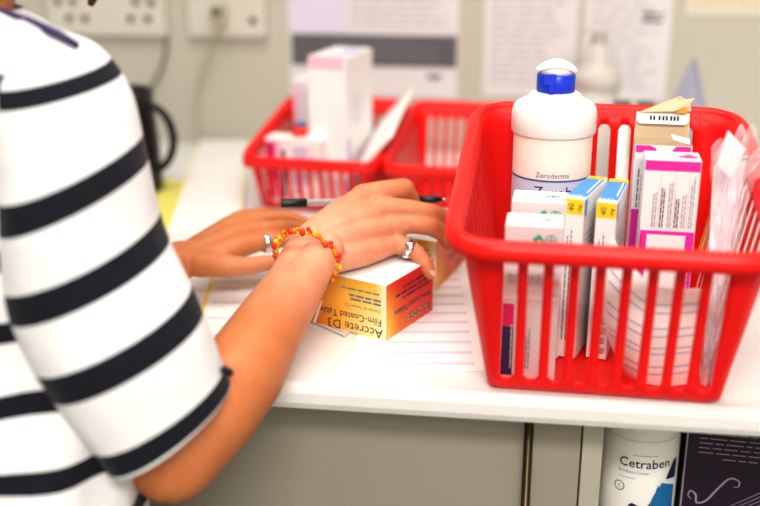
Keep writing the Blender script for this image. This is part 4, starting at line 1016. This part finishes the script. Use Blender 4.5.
# fingernails on the right hand
for k in 'imrp':
    a = Vector(FG[k][-2][0]); b = Vector(FG[k][-1][0]); ax = (b - a).normalized(); pip = Vector(FG[k][2][0])
    out = (pip - a).cross(ax); dors = ((a - pip).normalized() - ax); dors = (dors - ax * dors.dot(ax))
    if dors.length < 1e-4: dors = Vector((0, -0.5, 0.8))
    dors.normalize(); side = ax.cross(dors); r_ = FG[k][-1][1]
    R_ = Matrix((side, ax, dors)).transposed()
    mb = MB(); mb.ball(b + dors * r_ * 0.72 + ax * r_ * 0.1 - PO, r_, 'nail', 8, sc=(0.62, 0.85, 0.24), rot=R_); mb.build('fingernail', person)
# ring on the little finger: wide silver band with a domed top
a = Vector((-0.1207, 0.1955, 0.07917)); b = Vector((-0.1064, 0.1904, 0.07432)); ax = (b - a).normalized(); c = a.lerp(b, 0.45)
camv = (Vector((0, -0.94, 0.465)) - c).normalized(); dv = (camv - ax * camv.dot(ax)).normalized(); sv = ax.cross(dv)
Rm = Matrix((sv, dv, ax)).transposed()
mb = MB(); nr = 40; prof = [(-0.0028, 0.0), (-0.0024, 0.0011), (0, 0.0016), (0.0024, 0.0011), (0.0028, 0.0), (0, -0.0006)]
rr_ = []
for i in range(nr + 1):
    an = 2 * PI * i / nr; wid = 1.15 + 1.0 * max(0, math.sin(an)) ** 2
    rr_.append([c + Rm @ Vector(((0.0099 + t_) * math.cos(an), (0.0099 + t_) * math.sin(an), z_ * wid)) - PO for z_, t_ in prof])
mb.rings(rr_, 'silver', cap=False)
mb.ball(c + dv * 0.0105 - sv * 0.0015 - PO, 0.0066, 'silver', 10, sc=(1, 0.45, 1.0), rot=Rm); mb.ball(c + dv * 0.0095 + sv * 0.0065 - PO, 0.0056, 'silver', 10, sc=(0.9, 0.45, 1.0), rot=Rm)
o = mb.build('finger_ring', person); o['label'] = 'wide polished silver ring with a domed top'
mb = MB(); c = Vector((-0.2963, 0.2486, 0.05879)); ax = (Vector((-0.2822, 0.2631, 0.05848)) - Vector((-0.3076, 0.2442, 0.05974))).normalized(); dv = ax.orthogonal().normalized(); Rm = Matrix((ax.cross(dv), dv, ax)).transposed()
rr_ = [[c + Rm @ Vector(((0.0108 + t_) * math.cos(2 * PI * i / 32), (0.0108 + t_) * math.sin(2 * PI * i / 32), z_ * 1.6)) - PO for z_, t_ in prof] for i in range(33)]
mb.rings(rr_, 'silver', cap=False); mb.build('finger_ring', person)
# bracelet: two twisted cords strung with coloured beads
wc = Vector((-0.2174, 0.1054, 0.0927)); ax = (Vector((-0.2067, 0.1425, 0.1036)) - Vector((-0.2308, 0.05787, 0.06238))).normalized()
camv = (Vector((0, -0.94, 0.465)) - wc).normalized(); dv = (camv - ax * camv.dot(ax)).normalized(); sv = ax.cross(dv)
def brp(an, e=0.0): return wc + sv * (0.0335 + e) * math.cos(an) + dv * (0.0290 + e) * math.sin(an) + ax * (0.0095 * math.sin(an)) - PO
mb = MB()
for ph in (0, PI):
    mb.tube([brp(2 * PI * i / 80, 0.0012 * math.cos(20 * 2 * PI * i / 80 + ph)) + ax * 0.0013 * math.sin(20 * 2 * PI * i / 80 + ph) for i in range(81)], 0.0015, 'bead_yellow' if ph else 'bead_orange', 6)
rb = random.Random(11)
for i in range(64):
    an = 2 * PI * (i + rb.uniform(-0.2, 0.2)) / 64; m_ = ['bead_orange', 'bead_yellow', 'bead_red', 'bead_orange', 'bead_red'][int(i * 0.37) % 5]
    mb.ball(brp(an, rb.uniform(0.001, 0.0035)) + ax * rb.uniform(-0.0035, 0.0035), rb.uniform(0.0018, 0.0034), m_, 5, sc=(1, 1, rb.uniform(0.8, 1.5)))
o = mb.build('bracelet', person); o['label'] = 'orange, red and yellow beaded cord bracelet'

# repeats of one kind carry a shared group
GROUPS = {'carton': 'medicine cartons in the red baskets', 'basket': 'red slotted plastic baskets on the worktop', 'notice': 'paper notices on the back wall',
          'jar': 'small jars behind the large basket', 'socket': 'socket plates on the back wall', 'ceiling light': 'ceiling light panels', 'paper': 'papers lying on the worktop', 'box': 'tablet boxes under the right hand', 'cable': 'cables on the back wall'}
for o in bpy.data.objects:
    if o.parent is None and o.get('category') in GROUPS and not o.name.startswith('purple'): o['group'] = GROUPS[o['category']]

# ------------------------------------------------------------------ camera, world, view
cd = bpy.data.cameras.new('camera'); cam = bpy.data.objects.new('camera', cd); col.objects.link(cam)
cam.location = (0, -0.94, 0.465); cam.rotation_euler = (math.radians(90 - 19), 0, math.radians(7.5))
cd.sensor_width = 36; cd.lens = 1055 / 760 * 36; cd.clip_start = 0.02
cd.dof.use_dof = True; cd.dof.focus_distance = 1.13; cd.dof.aperture_fstop = 1.7; cd.dof.aperture_blades = 9
scene.camera = cam
w = bpy.data.worlds.new('world'); scene.world = w; w.use_nodes = True
w.node_tree.nodes['Background'].inputs[0].default_value = (0.9, 0.93, 1.0, 1); w.node_tree.nodes['Background'].inputs[1].default_value = 0.3
scene.view_settings.view_transform = 'Standard'; scene.view_settings.look = 'None'; scene.view_settings.exposure = -0.2; scene.view_settings.gamma = 0.88
